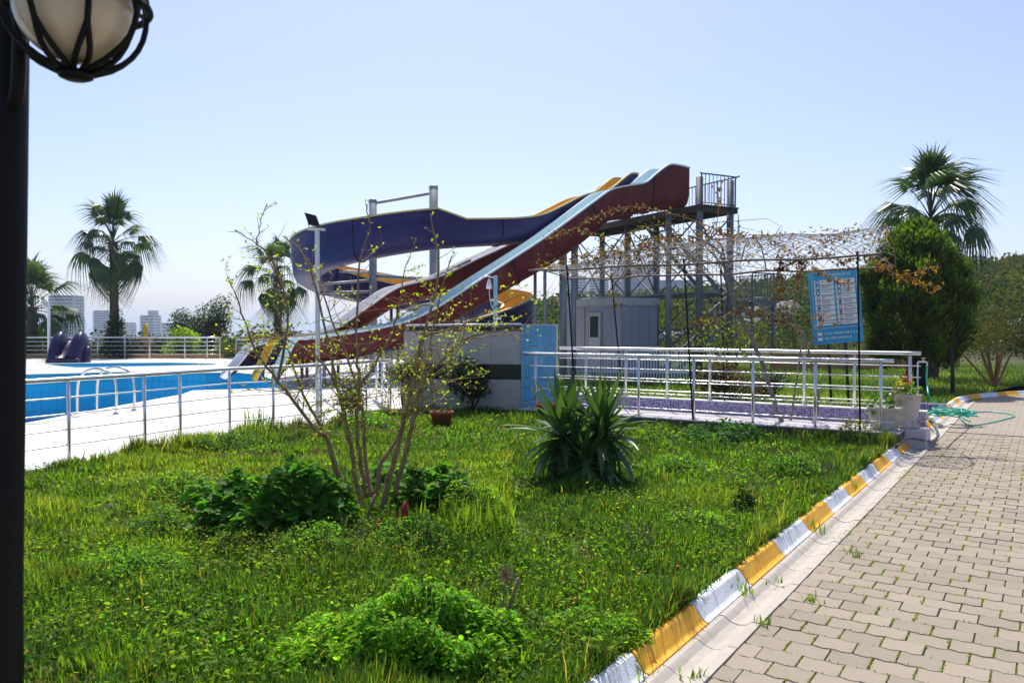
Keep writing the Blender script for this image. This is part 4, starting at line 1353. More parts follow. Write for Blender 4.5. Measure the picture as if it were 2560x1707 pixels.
for k in range(nb):   # petal loops of the cage
    a0 = 2 * math.pi * (k + .35) / nb
    half_ = math.pi / nb
    pts = []
    for s_ in np.linspace(-1, 1, 13):
        el = R(-78) + (R(18) - R(-78)) * (1 - abs(s_) ** 2.4)
        pts.append(onc(a0 + half_ * s_ * (1.0 if abs(s_) < .98 else 1), el) if False else None)
    pts = []
    for el in np.linspace(R(-80), R(-8), 8): pts.append(onc(a0 - half_ * min(1, .25 + 1.1 * (el + R(80)) / R(72)), el))
    for a_ in np.linspace(-.8, .8, 5): pts.append(onc(a0 + half_ * a_, R(12) - R(12) * abs(a_) ** 2))
    for el in np.linspace(R(-8), R(-80), 8): pts.append(onc(a0 + half_ * min(1, .25 + 1.1 * (el + R(80)) / R(72)), el))
    MB().tube(pts, .0066, 7).build('cage_loop', M['post_black'], lamp, True)
MB().tube([onc(a, R(2), cr_ + .004) for a in np.linspace(0, 2 * math.pi, 40)], .008, 7).build('cage_band', M['post_black'], lamp, True)
for k in range(nb):
    a0 = 2 * math.pi * (k + .85) / nb
    MB().tube([onc(a0, el) for el in np.linspace(R(0), R(70), 8)], .0068, 7).build('cage_loop', M['post_black'], lamp, True)
MB().lathe([(.001, -.163), (.024, -.162), (.035, -.157), (.037, -.15), (.02, -.14)], gc, 20).build('cage_boss', M['post_black'], lamp, True)
MB().lathe([(.07, .125), (.09, .15), (.05, .2), (.03, .26), (.015, .34), (.002, .38)], gc, 20).build('crown_cap', M['post_black'], lamp, True)
ag = [Vector((tp.x, LY, 2.15)), Vector((tp.x + .05, LY - .05, 2.2)), gc + Vector((-.16, .06, -.03))]
MB().tube(catmull(ag, 5), .016, 8).build('arm', M['post_black'], lamp, True)
MB().tube(catmull([Vector((tp.x, LY, 2.85)), Vector((tp.x + .07, LY - .06, 2.93)), gc + Vector((0, 0, .5)), gc + Vector((0, 0, .33))], 6), .014, 8).build('arm', M['post_black'], lamp, True)

# ------------------------------------------------------------------ wire canopy over the ramp
CA, CB = on_line(1322, rampA + RN * .05, RD), on_line(2203, rampA + RN * .05, RD)
CL = (CB - CA).length
CWD, ZF, ZB_, RISE = 1.35, 2.66, 2.58, .46
can = thing('wire_canopy', CA, 'sagging wire mesh canopy on thin black poles over the ramp', 'canopy')
def CP(k, q):
    """point of the vaulted net: k along, q across"""
    p = CA + RD * (CL * k) + RN * (CWD * q)
    taper = min(1.0, .12 + k * 2.2)
    z = ZF * (1 - q) + ZB_ * q + RISE * taper * math.sin(math.pi * min(1, max(0, q))) ** .8
    z += .025 * math.sin(k * 31) * math.sin(q * 9) - .05 * math.sin(math.pi * k * 3) ** 2 * .5
    return Vector((p.x, p.y, z))
for q in (0, 1):
    MB().tube([CP(k / 30, q) for k in range(31)], .016, 6).build('edge_rod', M['rod'], can, True)
MB().tube([CP(k / 30, .5) for k in range(31)], .009, 6).build('ridge_rod', M['rod'], can, True)
for k in (0.0, .3, .66, 1.0):
    MB().tube([CP(k, q / 10) for q in range(11)], .011, 6).build('hoop', M['rod'], can, True)
net = MB()
NS = 36
for fam in (1, -1):
    for i in range(-26, NS + 26):
        pts = []
        for j in range(13):
            q = j / 12
            k = (i + fam * q * 14) / NS + .004 * math.sin(i * 3.1 + j)
            if 0 <= k <= 1: pts.append(CP(k, q) + Vector((0, 0, .006 * math.sin(i * 1.7 + j * 2.3))))
        if len(pts) > 1: net.tube(pts, .0055, 3, False)
net = net.build('wire_net', M['wire'], can); net['kind'] = 'stuff'
for px_, top_px, side in ((1440, 1416, 0), (1733, 1708, 0), (2152, 2141, 0), (1556, 1527, 1), (1812, 1800, 1)):
    if side == 0:
        b = on_line(px_, rampA + RN * .0, RD); tpt = on_line(top_px, rampA + RN * .05, RD); zt = ZF; zb = ZR + .002
    else:
        b = on_line(px_, rampA + RN * (RW + .1), RD); tpt = on_line(top_px, rampA + RN * (CWD + .05), RD); zt = ZB_; zb = ZR + .22
    b = Vector((b.x, b.y, zb))
    MB().tube(catmull([b, b + (Vector((tpt.x, tpt.y, zt)) - b) * .93 + Vector((.01, 0, 0)), Vector((tpt.x, tpt.y, zt))], 5), .014, 8).build('pole', M['post_black'], can, True)

# climbing vine ----------------------------------------------------------------------------------------
vb = G(1962, 1080, ZL)
vine = thing('climbing_vine', vb, 'leafless woody vine with russet young leaves climbing over the wire canopy', 'vine')
VY = vb.y
def vpath(pts, y0, y1):
    n_ = len(pts) - 1
    return [AT(x, y, y0 + (y1 - y0) * i / n_) for i, (x, y) in enumerate(pts)]
def stem(pts, r0, r1, m='bark_pale', k=5, root=vine, name='stem'):
    c = catmull(pts, k)
    n_ = len(c)
    c = [p + Vector((random.gauss(0, r0 * .25), random.gauss(0, r0 * .25), 0)) for p in c]
    MB().tube(c, [r0 + (r1 - r0) * i / (n_ - 1) for i in range(n_)], 7).build(name, M[m], root, True)
    return c
t1 = vpath([(1962, 1082), (1930, 980), (1890, 870), (1850, 790), (1822, 710), (1808, 655), (1795, 628), (1755, 600), (1720, 590)], VY, 13.0)
stem(t1, .04, .016)
stem(vpath([(1808, 660), (1770, 655), (1700, 638), (1640, 640), (1560, 655)], 12.9, 13.9), .022, .008)
stem(vpath([(1812, 650), (1800, 610), (1740, 575), (1750, 590), (1700, 640)], 12.8, 13.3), .018, .008)
stem(vpath([(1975, 1066), (1990, 960), (2000, 890), (2006, 845), (1985, 800), (1960, 780)], VY + .15, VY + .4), .018, .008)
t3 = vpath([(2020, 1090), (2046, 1010), (2035, 940), (2018, 860), (2005, 830), (1960, 800), (1880, 750), (1830, 690), (1815, 660)], VY - .25, 12.6)
stem(t3, .02, .012)
sprays = [
    ([(1830, 600), (1760, 560), (1640, 525), (1560, 518), (1480, 545), (1420, 578), (1368, 592)], 13.2, 13.6, 150, 0),
    ([(1680, 560), (1600, 570), (1560, 600), (1500, 586), (1455, 578)], 13.3, 13.8, 60, 1),
    ([(1792, 560), (1797, 500), (1790, 455)], 12.9, 12.9, 26, 2),
    ([(1760, 560), (1830, 590), (1900, 588), (1960, 622), (2010, 650)], 12.9, 12.4, 100, 0),
    ([(2000, 690), (2020, 650), (2060, 612), (2095, 590), (2125, 573)], 12.2, 12.0, 60, 2),
    ([(1990, 650), (2060, 640), (2110, 655), (2160, 640), (2205, 668)], 12.3, 11.8, 130, 0),
    ([(2195, 665), (2230, 680), (2260, 692), (2300, 706), (2348, 722)], 11.8, 11.4, 90, 3),
    ([(2255, 690), (2300, 678), (2345, 665)], 11.6, 11.4, 40, 3),
    ([(2030, 668), (2060, 690), (2095, 705), (2128, 709)], 12.2, 12.0, 46, 3),
    ([(1950, 640), (1950, 700), (1948, 740), (1955, 800)], 12.4, 12.5, 90, 2),
    ([(2005, 640), (2000, 690), (1985, 740), (1990, 830)], 12.3, 12.4, 80, 0),
    ([(2010, 650), (1960, 655), (1945, 680)], 12.3, 12.4, 60, 2),
    ([(2020, 870), (2060, 800), (2030, 790), (2095, 790)], 12.2, 12.3, 34, 0),
    ([(1640, 655), (1560, 690), (1530, 730), (1545, 765)], 13.6, 13.8, 60, 1),
    ([(1830, 780), (1790, 800), (1740, 810)], 12.6, 13.0, 50, 0), ([(1850, 770), (1900, 785), (1960, 800)], 12.4, 12.3, 60, 2),
]
VP, VT = [], []
hues = [np.array([1.05, .85, .8]), np.array([.75, 1.2, .8]), np.array([.8, .4, .6]), np.array([1.7, 1.35, .8])]
for pts, y0, y1, nl, hue in sprays:
    c = stem(vpath(pts, y0, y1), .007, .003, 'bark')
    for _ in range(int(nl * 1.6)):
        p = c[random.randrange(len(c))]
        VP.append(p + Vector((random.gauss(0, .035), random.gauss(0, .035), random.gauss(0, .035)))); VT.append(hues[hue if random.random() < .7 else random.randrange(3)])
for _ in range(46):
    k, q = random.uniform(.04, .8), random.random()
    a_ = CP(k, q); e_ = CP(min(1, max(0, k + random.gauss(0, .09))), min(1, max(0, q + random.gauss(0, .3)))) + Vector((0, 0, abs(random.gauss(.05, .12))))
    stem([a_, a_.lerp(e_, .5) + Vector((0, random.gauss(0, .04), .04)), e_], .006, .003, 'bark', 4)
stem(vpath([(1780, 557), (1890, 549), (1920, 548), (1945, 562), (1958, 568)], 12.9, 12.5), .005, .002, 'bark_pale')
for _ in range(1700):   # leaves lying over the left half of the net
    k = min(.62, abs(random.gauss(.3, .17))); q = random.random()
    p = CP(k, q) + Vector((random.gauss(0, .04), random.gauss(0, .04), abs(random.gauss(0, .11)) + .01))
    VP.append(p); VT.append(hues[random.choice((0, 0, 1, 1, 2))] * random.uniform(.4, 1.15))
for _ in range(420):
    k = random.uniform(.5, 1.0)
    VP.append(CP(k, random.random()) + Vector((0, 0, random.gauss(.02, .04)))); VT.append(hues[random.choice((0, 1, 3))])
for _ in range(330):   # young shoots around the trunk
    p = AT(random.gauss(1815, 55), random.gauss(835, 38), random.uniform(12.3, 13.0))
    VP.append(p); VT.append(np.array([1.3, 2.6, .8]) * random.uniform(.5, 1.1))
for k in range(14):
    a = t1[2].lerp(t1[4], random.random()); e = AT(random.gauss(1815, 60), random.gauss(830, 40), random.uniform(12.3, 13))
    stem([a, a.lerp(e, .5) + Vector((0, 0, .05)), e], .006, .002, 'bark', 3)
VPn = np.array([tuple(p) for p in VP]); n = len(VPn)
vt = np.array(VT) * U(.55, 1.3, n)[:, None]
o = scatter('vine_leaves', LEAF_V, LEAF_F, VPn, rotm(U(0, 6.28, n), rng.normal(.3, .7, n), rng.normal(0, .8, n)), U(.035, .08, n), vt, M['vine_leaf'], vine); o['kind'] = 'stuff'

# ------------------------------------------------------------------ sign board
SY = 17.0
ctr = AT(2090, 765, SY)
mpp = SY / FPX
sw, shh = 126 * mpp, 186 * mpp
roll = R(4.8)
yawm = Matrix.Rotation(R(-8), 4, 'Z')
smat = Matrix.Translation(ctr) @ Matrix.Rotation(-roll * -1, 4, 'Y').inverted() @ Matrix.Identity(4)
def SB(x, z, y=0.0): return ctr + (Matrix.Rotation(-roll, 3, 'Y') @ Vector((x, y, z)))
sgn = thing('rules_sign', G(2075, 985, .03), 'tilted blue pool rules board with rows of white pictogram panels', 'sign')
def sbox(x0, z0, x1, z1, y, th, m, name, parent):
    o_ = SB(x0, z0, y)
    return MB().obox(o_, SB(x1, z0, y) - o_, SB(x0, z0, y + th) - o_, SB(x0, z1, y) - o_).build(name, M[m], parent)
hw_, hh_ = sw / 2, shh / 2
board = sbox(-hw_, -hh_, hw_, hh_, 0, .03, 'signblue', 'board', sgn)
for x0, z0, x1, z1 in ((-hw_ + .05, -hh_ + .33, hw_ - .05, -hh_ + .345), (-hw_ + .05, -hh_ + .345, -hw_ + .064, hh_ - .05), (hw_ - .064, -hh_ + .345, hw_ - .05, hh_ - .05), (-hw_ + .05, hh_ - .05, hw_ - .05, hh_ - .036)):
    sbox(x0, z0, x1, z1, -.004, .003, 'signpale', 'border_line', board)
cw = (sw - .24) / 2
z_top, z_bot = hh_ - .22, -hh_ + .38
rh = (z_top - z_bot) / 9
srnd = random.Random(3)
for c_ in range(2):
    for r_ in range(9):
        x0 = -hw_ + .1 + c_ * (cw + .04); z1 = z_top - r_ * rh
        cell = sbox(x0, z1 - rh + .018, x0 + cw, z1, -.005, .004, 'signwhite', 'panel', board)
        m_ = 'signmid' if r_ < 3 else srnd.choice(['signred', 'signred', 'signtext'])
        cx_, cz_ = x0 + .075, z1 - rh / 2 + .009
        pic = MB(); pv = [SB(cx_ + .05 * math.cos(a) * (1 if r_ < 3 else .7), cz_ + .05 * math.sin(a) * (1 if r_ < 3 else .9), -.0075) for a in np.linspace(0, 6.283, 15)[:-1]]
        pic.add(pv, [tuple(range(14))]); pic.build('pictogram', M[m_], cell)
        pv = [SB(cx_ + .022 * math.cos(a), cz_ + .03 * math.sin(a), -.009) for a in np.linspace(0, 6.283, 9)[:-1]]
        pic = MB(); pic.add(pv, [tuple(range(8))]); pic.build('pictogram', M['signwhite' if r_ < 3 or m_ == 'signred' else 'signtext'], cell)
        txt = MB()
        nl = srnd.choice((1, 2, 2))
        for q in range(nl):
            zz = cz_ + (.018 if nl == 2 else 0) - q * .034
            xx = x0 + .15
            end = x0 + cw - srnd.uniform(.03, .2 if q else .12)
            while xx < end - .02:
                w_ = srnd.uniform(.02, .07)
                p0 = SB(xx, zz, -.0085); txt.add([p0, SB(min(xx + w_, end), zz, -.0085), SB(min(xx + w_, end), zz + .014, -.0085), SB(xx, zz + .014, -.0085)], [(0, 1, 2, 3)])
                xx += w_ + .008
        txt.build('printed_text', M['signtext'], cell)['kind'] = 'stuff'
txt = MB()
for zz, h_, x0, x1, m_ in ((hh_ - .15, .06, -hw_ + .3, hw_ - .2, 0), (-hh_ + .2, .045, -hw_ + .25, hw_ - .12, 0), (-hh_ + .1, .045, -hw_ + .25, hw_ - .25, 0)):
    xx = x0
    while xx < x1:
        w_ = srnd.uniform(.02, .05); txt.add([SB(xx, zz, -.005), SB(xx + w_, zz, -.005), SB(xx + w_, zz + h_, -.005), SB(xx, zz + h_, -.005)], [(0, 1, 2, 3)]); xx += w_ + srnd.choice((.008, .008, .03))
txt.build('printed_text', M['signpale'], board)['kind'] = 'stuff'
for zz in (-hh_ + .2, -hh_ + .09):
    sbox(-hw_ + .1, zz - .01, -hw_ + .2, zz + .055, -.005, .003, 'signwhite', 'panel', board)
for x_ in (-.2, .17):
    a = SB(x_, -hh_ + .4, .04); b_ = Vector((a.x + .1, a.y, 0.0))
    MB().tube([b_, a], .03, 8).build('leg', M['dark'], sgn, True)

# ------------------------------------------------------------------ planters, pots, hoses
def leafball(name, c, rad, n, m, sz, parent, tcol=(1, 1, 1), tv=.4, squash=(1, 1, 1), shell=.45, kind='stuff', tmpl=None):
    d = rng.normal(0, 1, (n, 3)); d /= np.linalg.norm(d, axis=1)[:, None]
    rr = (shell + (1 - shell) * rng.random(n)) ** .6
    lump = 1 + .18 * np.sin(d[:, 0] * 5 + c[0]) * np.sin(d[:, 1] * 6 + c[1]) + .14 * np.sin(d[:, 2] * 7)
    P = np.array(c)[None, :] + d * (rr * lump)[:, None] * rad * np.array(squash)
    tint = np.array(tcol)[None, :] * U(1 - tv, 1 + tv, n)[:, None] * (1 + rng.normal(0, .12, (n, 3)))
    tv_, tf_ = tmpl or (LEAF_V, LEAF_F)
    o_ = scatter(name, tv_, tf_, P, rotm(np.arctan2(d[:, 1], d[:, 0]) + rng.normal(0, .9, n), -np.arcsin(np.clip(d[:, 2], -1, 1)) * .6 + rng.normal(.2, .6, n), rng.normal(0, .7, n)), U(sz * .6, sz * 1.4, n), np.clip(tint, .05, 5), M[m], parent)
    if kind: o_['kind'] = kind
    return o_
pb = rampA + RD * 5.75 + RN * .35
p1 = thing('bowl_planter', (pb.x, pb.y, ZR), 'low whitewashed stone bowl planter at the end of the ramp railing', 'planter')
pc = Vector((pb.x, pb.y, ZR))
sc_ = pb.y / 2000
MB().lathe([(0, 0), (.165, 0), (.175, .02), (.21, .27), (.23, .28), (.235, .315), (.21, .315), (.19, .25), (0, .24)], pc, 28).build('bowl', M['stonepot'], p1, True)
leafball('geranium_leaves', pc + Vector((-.05, 0, .38)), .16, 130, 'mallow', .07, p1, (1, 1.1, .9))
for k in range(7):
    MB().tube(catmull([pc + Vector((.08 + .02 * k % .1, .02, .28)), pc + Vector((.1 + random.gauss(0, .05), random.gauss(0, .05), .42)), pc + Vector((.14 + random.gauss(0, .07), random.gauss(0, .06), .5 + random.random() * .1))], 3), .009, 6).build('bare_stem', M['bark'], p1, True)
leafball('red_blossom', pc + Vector((-.14, -.05, .56)), .025, 14, 'flower_o', .025, p1, (.8, .25, .6))
pb2 = rampA + RD * 5.97 + RN * .74
p2 = thing('urn_planter', (pb2.x, pb2.y, ZR), 'tall weathered stone urn planter with red and yellow flowers behind the bowl', 'planter')
pc = Vector((pb2.x, pb2.y, ZR + .002))
MB().lathe([(0, 0), (.18, 0), (.185, .04), (.14, .08), (.13, .12), (.16, .17), (.185, .3), (.2, .44), (.215, .45), (.215, .48), (.19, .48), (.18, .42), (0, .41)], pc, 28).build('urn', M['stonepot'], p2, True)
leafball('flower_leaves', pc + Vector((0, 0, .54)), .17, 170, 'herb', .06, p2, (.9, 1, .8), squash=(1, 1, .7))
leafball('yellow_blossom', pc + Vector((-.12, -.08, .62)), .06, 40, 'flower_y', .03, p2)
leafball('red_blossom', pc + Vector((-.04, -.08, .68)), .07, 60, 'flower_o', .03, p2, (.8, .2, .6))
leafball('tall_bloom', pc + Vector((.0, 0, .77)), .05, 40, 'vine_leaf', .03, p2, (1, .6, .6), squash=(.5, .5, 2.0))
def pot(px, py, label, r, h, leaves):
    b = G(px, py, ZL)
    t = thing('terracotta_pot', b, label, 'pot')
    MB().lathe([(0, 0), (r * .72, 0), (r * .95, h * .8), (r * 1.06, h * .8), (r * 1.08, h), (r * .95, h), (r * .9, h * .85), (0, h * .82)], b, 22).build('pot', M['terracotta'], t, True)
    leafball('leaves', b + Vector((0, 0, h + .16)), .17, leaves, 'tree_leaf', .06, t, (1.2, 1.5, .8), squash=(1, 1, 1.3))
pot(1104, 1068, 'terracotta pot with a small plant at the foot of the tiled wall', .18, .26, 110)
pot(1366, 1052, 'terracotta pot half hidden behind the yucca leaves', .17, .3, 60)
# tap and hoses
tb = on_line(2297, bl0, RD); tb = Vector((tb.x, tb.y, 0))
tapz = AT(2300, 905, tb.y).z
tap = thing('garden_tap', (tb.x, tb.y, .03), 'chrome garden tap on a pipe at the end of the back ramp railing', 'tap')
MB().tube([(tb.x - .01, tb.y, .03), (tb.x - .01, tb.y, tapz)], .011, 8).build('pipe', M['chrome'], tap, True)
MB().tube(catmull([(tb.x - .01, tb.y, tapz), (tb.x + .05, tb.y - .02, tapz + .005), (tb.x + .1, tb.y - .03, tapz), (tb.x + .11, tb.y - .03, tapz - .05)], 4), .012, 8).build('spout', M['chrome'], tap, True)
MB().tube([(tb.x + .06, tb.y - .02, tapz), (tb.x + .06, tb.y - .02, tapz + .05)], .01, 8).build('valve', M['chrome'], tap, True)
MB().obox((tb.x + .03, tb.y - .03, tapz + .05), Vector((.06, 0, 0)), Vector((0, .015, 0)), UP * .012).build('handle', M['chrome'], tap)
hs = thing('garden_hose', G(2380, 1045, .04), 'green garden hose coiled in a tangle and looped onto the road', 'hose')
hp = [Vector((tb.x + .11, tb.y - .03, tapz - .05)), AT(2318, 960, tb.y), AT(2335, 1005, tb.y - .1)]
pile = G(2375, 1040, .15); pile.z = .16
for k in range(70):
    a = k * .83 + random.gauss(0, .2); rr_ = random.uniform(.12, .42)
    hp.append(Vector((pile.x + rr_ * math.cos(a) * 1.15, pile.y + rr_ * math.sin(a) * .85 - .0, .15 + random.uniform(.0, .16) * (1.1 - rr_))))
hp += [G(2420, 1062, .02), G(2470, 1057, .015), G(2510, 1048, .012), G(2536, 1040, .012), G(2520, 1034, .012), G(2470, 1029, .012), G(2420, 1032, .012), G(2405, 1042, .012), G(2425, 1052, .02)]
MB().tube(catmull(hp, 5), .0115, 7).build('hose_tube', M['hose'], hs, True)
h2 = [G(2240, 1118, .1), G(2262, 1098, .17), G(2290, 1096, .16), G(2318, 1102, .08), G(2335, 1100, .03), G(2345, 1085, .02), G(2336, 1065, .08), G(2323, 1050, .16), G(2318, 1040, .2)]
tag(MB().tube(catmull(h2, 6), .018, 8).build('dark_hose', M['hose_dk'], None, True, loc=h2[0]), 'dark grey hose bent over the kerb in front of the landing', 'hose')

# ------------------------------------------------------------------ plants in the garden bed
# yucca
yb = G(1462, 1208, ZL)
yu = thing('yucca', yb, 'clump of spiky green yucca with drooping lower leaves on the lawn', 'yucca')
def sword(droop, w=.1, n_=7):
    mb = MB(); vv = []
    ang = 0.0; p = Vector((0, 0, 0)); 
    for i in range(n_ + 1):
        f = i / n_
        ww = w * (min(1, .55 + f * 2.2) if f < .25 else (1 - ((f - .25) / .75) ** 1.8)) / 2
        up_ = Vector((-math.sin(ang), 0, math.cos(ang)))
        vv += [p + Vector((0, -ww, 0)) + up_ * ww * .45, p, p + Vector((0, ww, 0)) + up_ * ww * .45]
        ang -= droop / n_ * (.4 + 1.4 * f)
        p = p + Vector((math.cos(ang), 0, math.sin(ang))) * (1 / n_)
    fs = []
    for i in range(n_):
        for k in range(2): fs.append((i * 3 + k, i * 3 + k + 1, i * 3 + k + 4, i * 3 + k + 3))
    mb.add(vv, fs)
    return mb.mesh(M['yucca'], smooth=True, name='yucca_leaf')
swords = [sword(d, .14) for d in (.08, .4, .9, 1.5)]
yr = random.Random(21)
heads = [((-.22, .02, .5), .7, 60), ((.18, .03, .54), .7, 62), ((-.02, -.24, .26), .46, 46), ((.05, .2, .42), .6, 40), ((-.1, .0, .34), .55, 38), ((.14, -.1, .3), .5, 38)]
for (hx, hy, hz_), L_, nlv in heads:
    hd = yb + Vector((hx, hy, hz_))
    MB().tube(catmull([yb + Vector((hx * .4, hy * .4, -.02)), yb + Vector((hx * .8, hy * .8, hz_ * .5)), hd], 4), [.055] * 8 + [.04], 9).build('trunk', M['bark_dark'], yu, True)
    for k in range(nlv):
        f = k / nlv
        el = R(86) - R(158) * f ** 1.0 + yr.gauss(0, .1)
        az = k * 2.399 + yr.gauss(0, .2)
        idx = 0 if f < .3 else (1 if f < .55 else (2 if f < .8 else 3))
        s_ = L_ * (yr.uniform(.75, 1.05))
        mw = Matrix.Translation(hd - UP * .1 * f) @ Matrix.Rotation(az, 4, 'Z') @ Matrix.Rotation(-el, 4, 'Y') @ Matrix.Diagonal((s_, s_ * yr.uniform(.95, 1.3), s_, 1))
        link('leaf', swords[idx], yu, mw)

# budding shrub with many stems
bb = G(930, 1292, ZL)
shr = thing('budding_shrub', bb, 'tall bare multi stemmed shrub with yellow green opening buds in the lawn', 'shrub')
SYB = bb.y
mains = [
    ([(877, 1288), (840, 1172), (813, 1090), (792, 1076), (694, 951), (640, 880), (610, 800), (587, 725)], -.1, -.5),
    ([(880, 1288), (842, 1172), (813, 1088), (765, 1002), (735, 920), (700, 800), (690, 716)], -.1, .1),
    ([(905, 1262), (891, 1206), (878, 1131), (860, 1036), (843, 968), (799, 760), (760, 640), (705, 590)], 0, .25),
    ([(918, 1242), (901, 1152), (894, 1036), (898, 968), (891, 862), (898, 658), (925, 573), (914, 510)], .1, .1),
    ([(928, 1240), (915, 1158), (905, 1012), (870, 900), (830, 800), (790, 690), (740, 600)], .15, .6),
    ([(939, 1240), (956, 1152), (993, 1100), (1024, 1019), (1060, 930), (1080, 840), (1110, 700), (1130, 640)], .15, .6),
    ([(956, 1270), (976, 1182), (997, 1111), (1010, 1043), (1041, 934), (1054, 862), (1095, 692), (1088, 600), (1075, 535)], -.05, .0),
    ([(986, 1240), (1014, 1131), (1031, 1053), (1058, 951), (1105, 900), (1160, 849), (1215, 832), (1267, 825)], -.1, -.5),
    ([(1012, 1040), (1040, 930), (1053, 851), (1100, 830), (1155, 813), (1217, 780), (1300, 735)], -.05, -.4),
    ([(1030, 1060), (1060, 1000), (1110, 960), (1137, 955)], -.1, -.3),
    ([(898, 968), (960, 870), (1000, 760), (1010, 680), (1040, 600)], .1, .5),
    ([(694, 951), (720, 780), (680, 650), (640, 610), (590, 575)], -.3, -.6),
    ([(640, 610), (648, 560), (668, 510)], -.55, -.7),
    ([(843, 968), (800, 900), (720, 850), (660, 830)], .0, -.4),
]
tips = []
mainr = [.026, .022, .026, .022, .02, .022, .028, .024, .016, .012, .014, .013, .006, .012]
trnd = random.Random(13)
tw_mb = MB()
def grow(p, d, L_, r, depth):
    if p.z > 2.25: L_ *= .45; depth = 0
    n_ = 4
    pts = [p]
    for i in range(n_):
        d = (d + Vector((trnd.gauss(0, .16), trnd.gauss(0, .16), trnd.gauss(.0, .13)))).normalized()
        pts.append(pts[-1] + d * (L_ / n_))
    tw_mb.tube(pts, [r * (1 - .65 * i / n_) for i in range(n_ + 1)], 5, False)
    for i in range(1, n_ + 1): tips.append((pts[i], d, i == n_))
    if depth > 0:
        for _ in range(trnd.choice((1, 2, 2, 3))):
            q = pts[trnd.randint(1, n_)]
            nd = (d + Vector((trnd.gauss(0, .75), trnd.gauss(0, .65), trnd.gauss(.02, .4)))).normalized()
            grow(q, nd, L_ * trnd.uniform(.5, .8), r * .6, depth - 1)
for (pts, ya, yb_), r0 in zip(mains, mainr):
    n_ = len(pts) - 1
    c = catmull([AT(x, y, SYB + ya + (yb_ - ya) * i / n_) for i, (x, y) in enumerate(pts)], 5)
    m_ = len(c)
    c = [p + Vector((trnd.gauss(0, .005), trnd.gauss(0, .005), 0)) for p in c]
    MB().tube(c, [max(.0035, r0 * (1 - .85 * (i / m_) ** .8)) for i in range(m_)], 8).build('stem', M['bark'], shr, True)
    for i in range(int(m_ * .28), m_):
        f = i / m_
        if trnd.random() < .72:
            tan = (c[min(i + 1, m_ - 1)] - c[i - 1]).normalized()
            nd = (tan * .7 + Vector((trnd.gauss(0, .6), trnd.gauss(0, .6), trnd.gauss(.08, .35)))).normalized()
            grow(c[i], nd, trnd.uniform(.16, .42) * (1.2 - .75 * f), max(.003, r0 * .25 * (1 - .6 * f)), trnd.choice((0, 1, 2, 2)))
        if .3 < f < .75 and r0 > .018 and trnd.random() < .5:
            nd = Vector((trnd.gauss(0, .8), trnd.gauss(0, .6), trnd.gauss(.25, .3))).normalized()
            grow(c[i], nd, trnd.uniform(.2, .5), max(.0024, r0 * .22), trnd.choice((1, 2)))
        if f > .4 and trnd.random() < .5: tips.append((c[i], Vector((0, 0, 1)), False))
tips.append((c[-1], Vector((0, 0, 1)), True))
o = tw_mb.build('twigs', M['bark'], shr, True); o['kind'] = 'stuff'
LPn, LY_, LT = [], [], []
for p, d, end in tips:
    if trnd.random() < (.3 if end else .8): continue
    for _ in range(trnd.choice((3, 4, 5)) if end else trnd.choice((1, 2, 2))):
        LPn.append(tuple(p)); LY_.append((trnd.uniform(0, 6.28), trnd.gauss(-.75, .4), trnd.gauss(0, .6)))
        LT.append((trnd.uniform(.55, .95), trnd.uniform(.75, 1.15), trnd.uniform(.5, 1.2)))
n = len(LPn); A = np.array(LY_)
print('bud leaves', n, 'twig faces', len(tw_mb.f))
o = scatter('young_leaves', LEAF_V, LEAF_F, np.array(LPn), rotm(A[:, 0], A[:, 1], A[:, 2]), U(.011, .03, n), np.array(LT) * U(.6, 1.1, n)[:, None], M['bud'], shr); o['kind'] = 'stuff'

# mallow clumps: round lobed leaves
MAL_V = [(0, 0, .0)]
for k in range(14):
    a = -2.75 + 5.5 * k / 13
    rr_ = .5 * (1 - (.16 if k % 2 else 0))
    MAL_V.append((.42 + rr_ * math.cos(a), rr_ * math.sin(a), .06 + .07 * (k % 2)))
MAL_V = np.array(MAL_V)
MAL_F = [(0, k, k + 1) for k in range(1, 14)]
def mallow(px, py, label, rad, hgt, n_, sz, m='mallow', tcol=(1, 1, 1), tmpl=(MAL_V, MAL_F), cat='plant', name='mallow_clump'):
    b = G(px, py, ZL)
    t = thing(name, b, label, cat)
    th = U(0, 6.28, n_); u = rng.random(n_) ** .5
    x = rad * u * np.cos(th); y = rad * .8 * u * np.sin(th)
    lump = .4 + .95 * vnoise(x + 10, y + 10, 3.4 / rad, 77) * U(.8, 1.12, n_)
    zt = hgt * np.sqrt(np.clip(1 - (u ** 2.4), 0, 1)) * lump
    z = zt * (1 - .85 * rng.random(n_) ** 2.2)
    P = np.stack([b.x + x, b.y + y, ZL + .02 + z], -1)
    tint = 1.25 * np.array(tcol)[None, :] * U(.6, 1.35, n_)[:, None] * (1 + rng.normal(0, .12, (n_, 3)))
    o_ = scatter('leaves', tmpl[0], tmpl[1], P, rotm(th + rng.normal(0, .9, n_), rng.normal(.25, .45, n_), rng.normal(0, .45, n_)), U(sz * .4, sz * 1.35, n_), np.clip(tint, .05, 4), M[m], t)
    o_['kind'] = 'stuff'
    st = MB()
    for k in range(0, n_, 12):
        p = P[k]; st.tube([(b.x + x[k] * .35, b.y + y[k] * .35, ZL - .01), (b.x + x[k] * .7, b.y + y[k] * .7, ZL + z[k] * .6), (p[0], p[1], p[2])], .004, 4, False)
    o_ = st.build('stalks', M['petiole'], t); o_['kind'] = 'stuff'
    return t
mallow(690, 1335, 'big clump of round leaved mallow left of the budding shrub', .6, .46, 2600, .078)
mallow(545, 1290, 'lighter mallow patch at the left end of the big clump', .33, .3, 560, .068, tcol=(1.3, 1.2, 1))
mallow(1085, 1275, 'smaller clump of mallow right of the budding shrub', .36, .36, 950, .075)
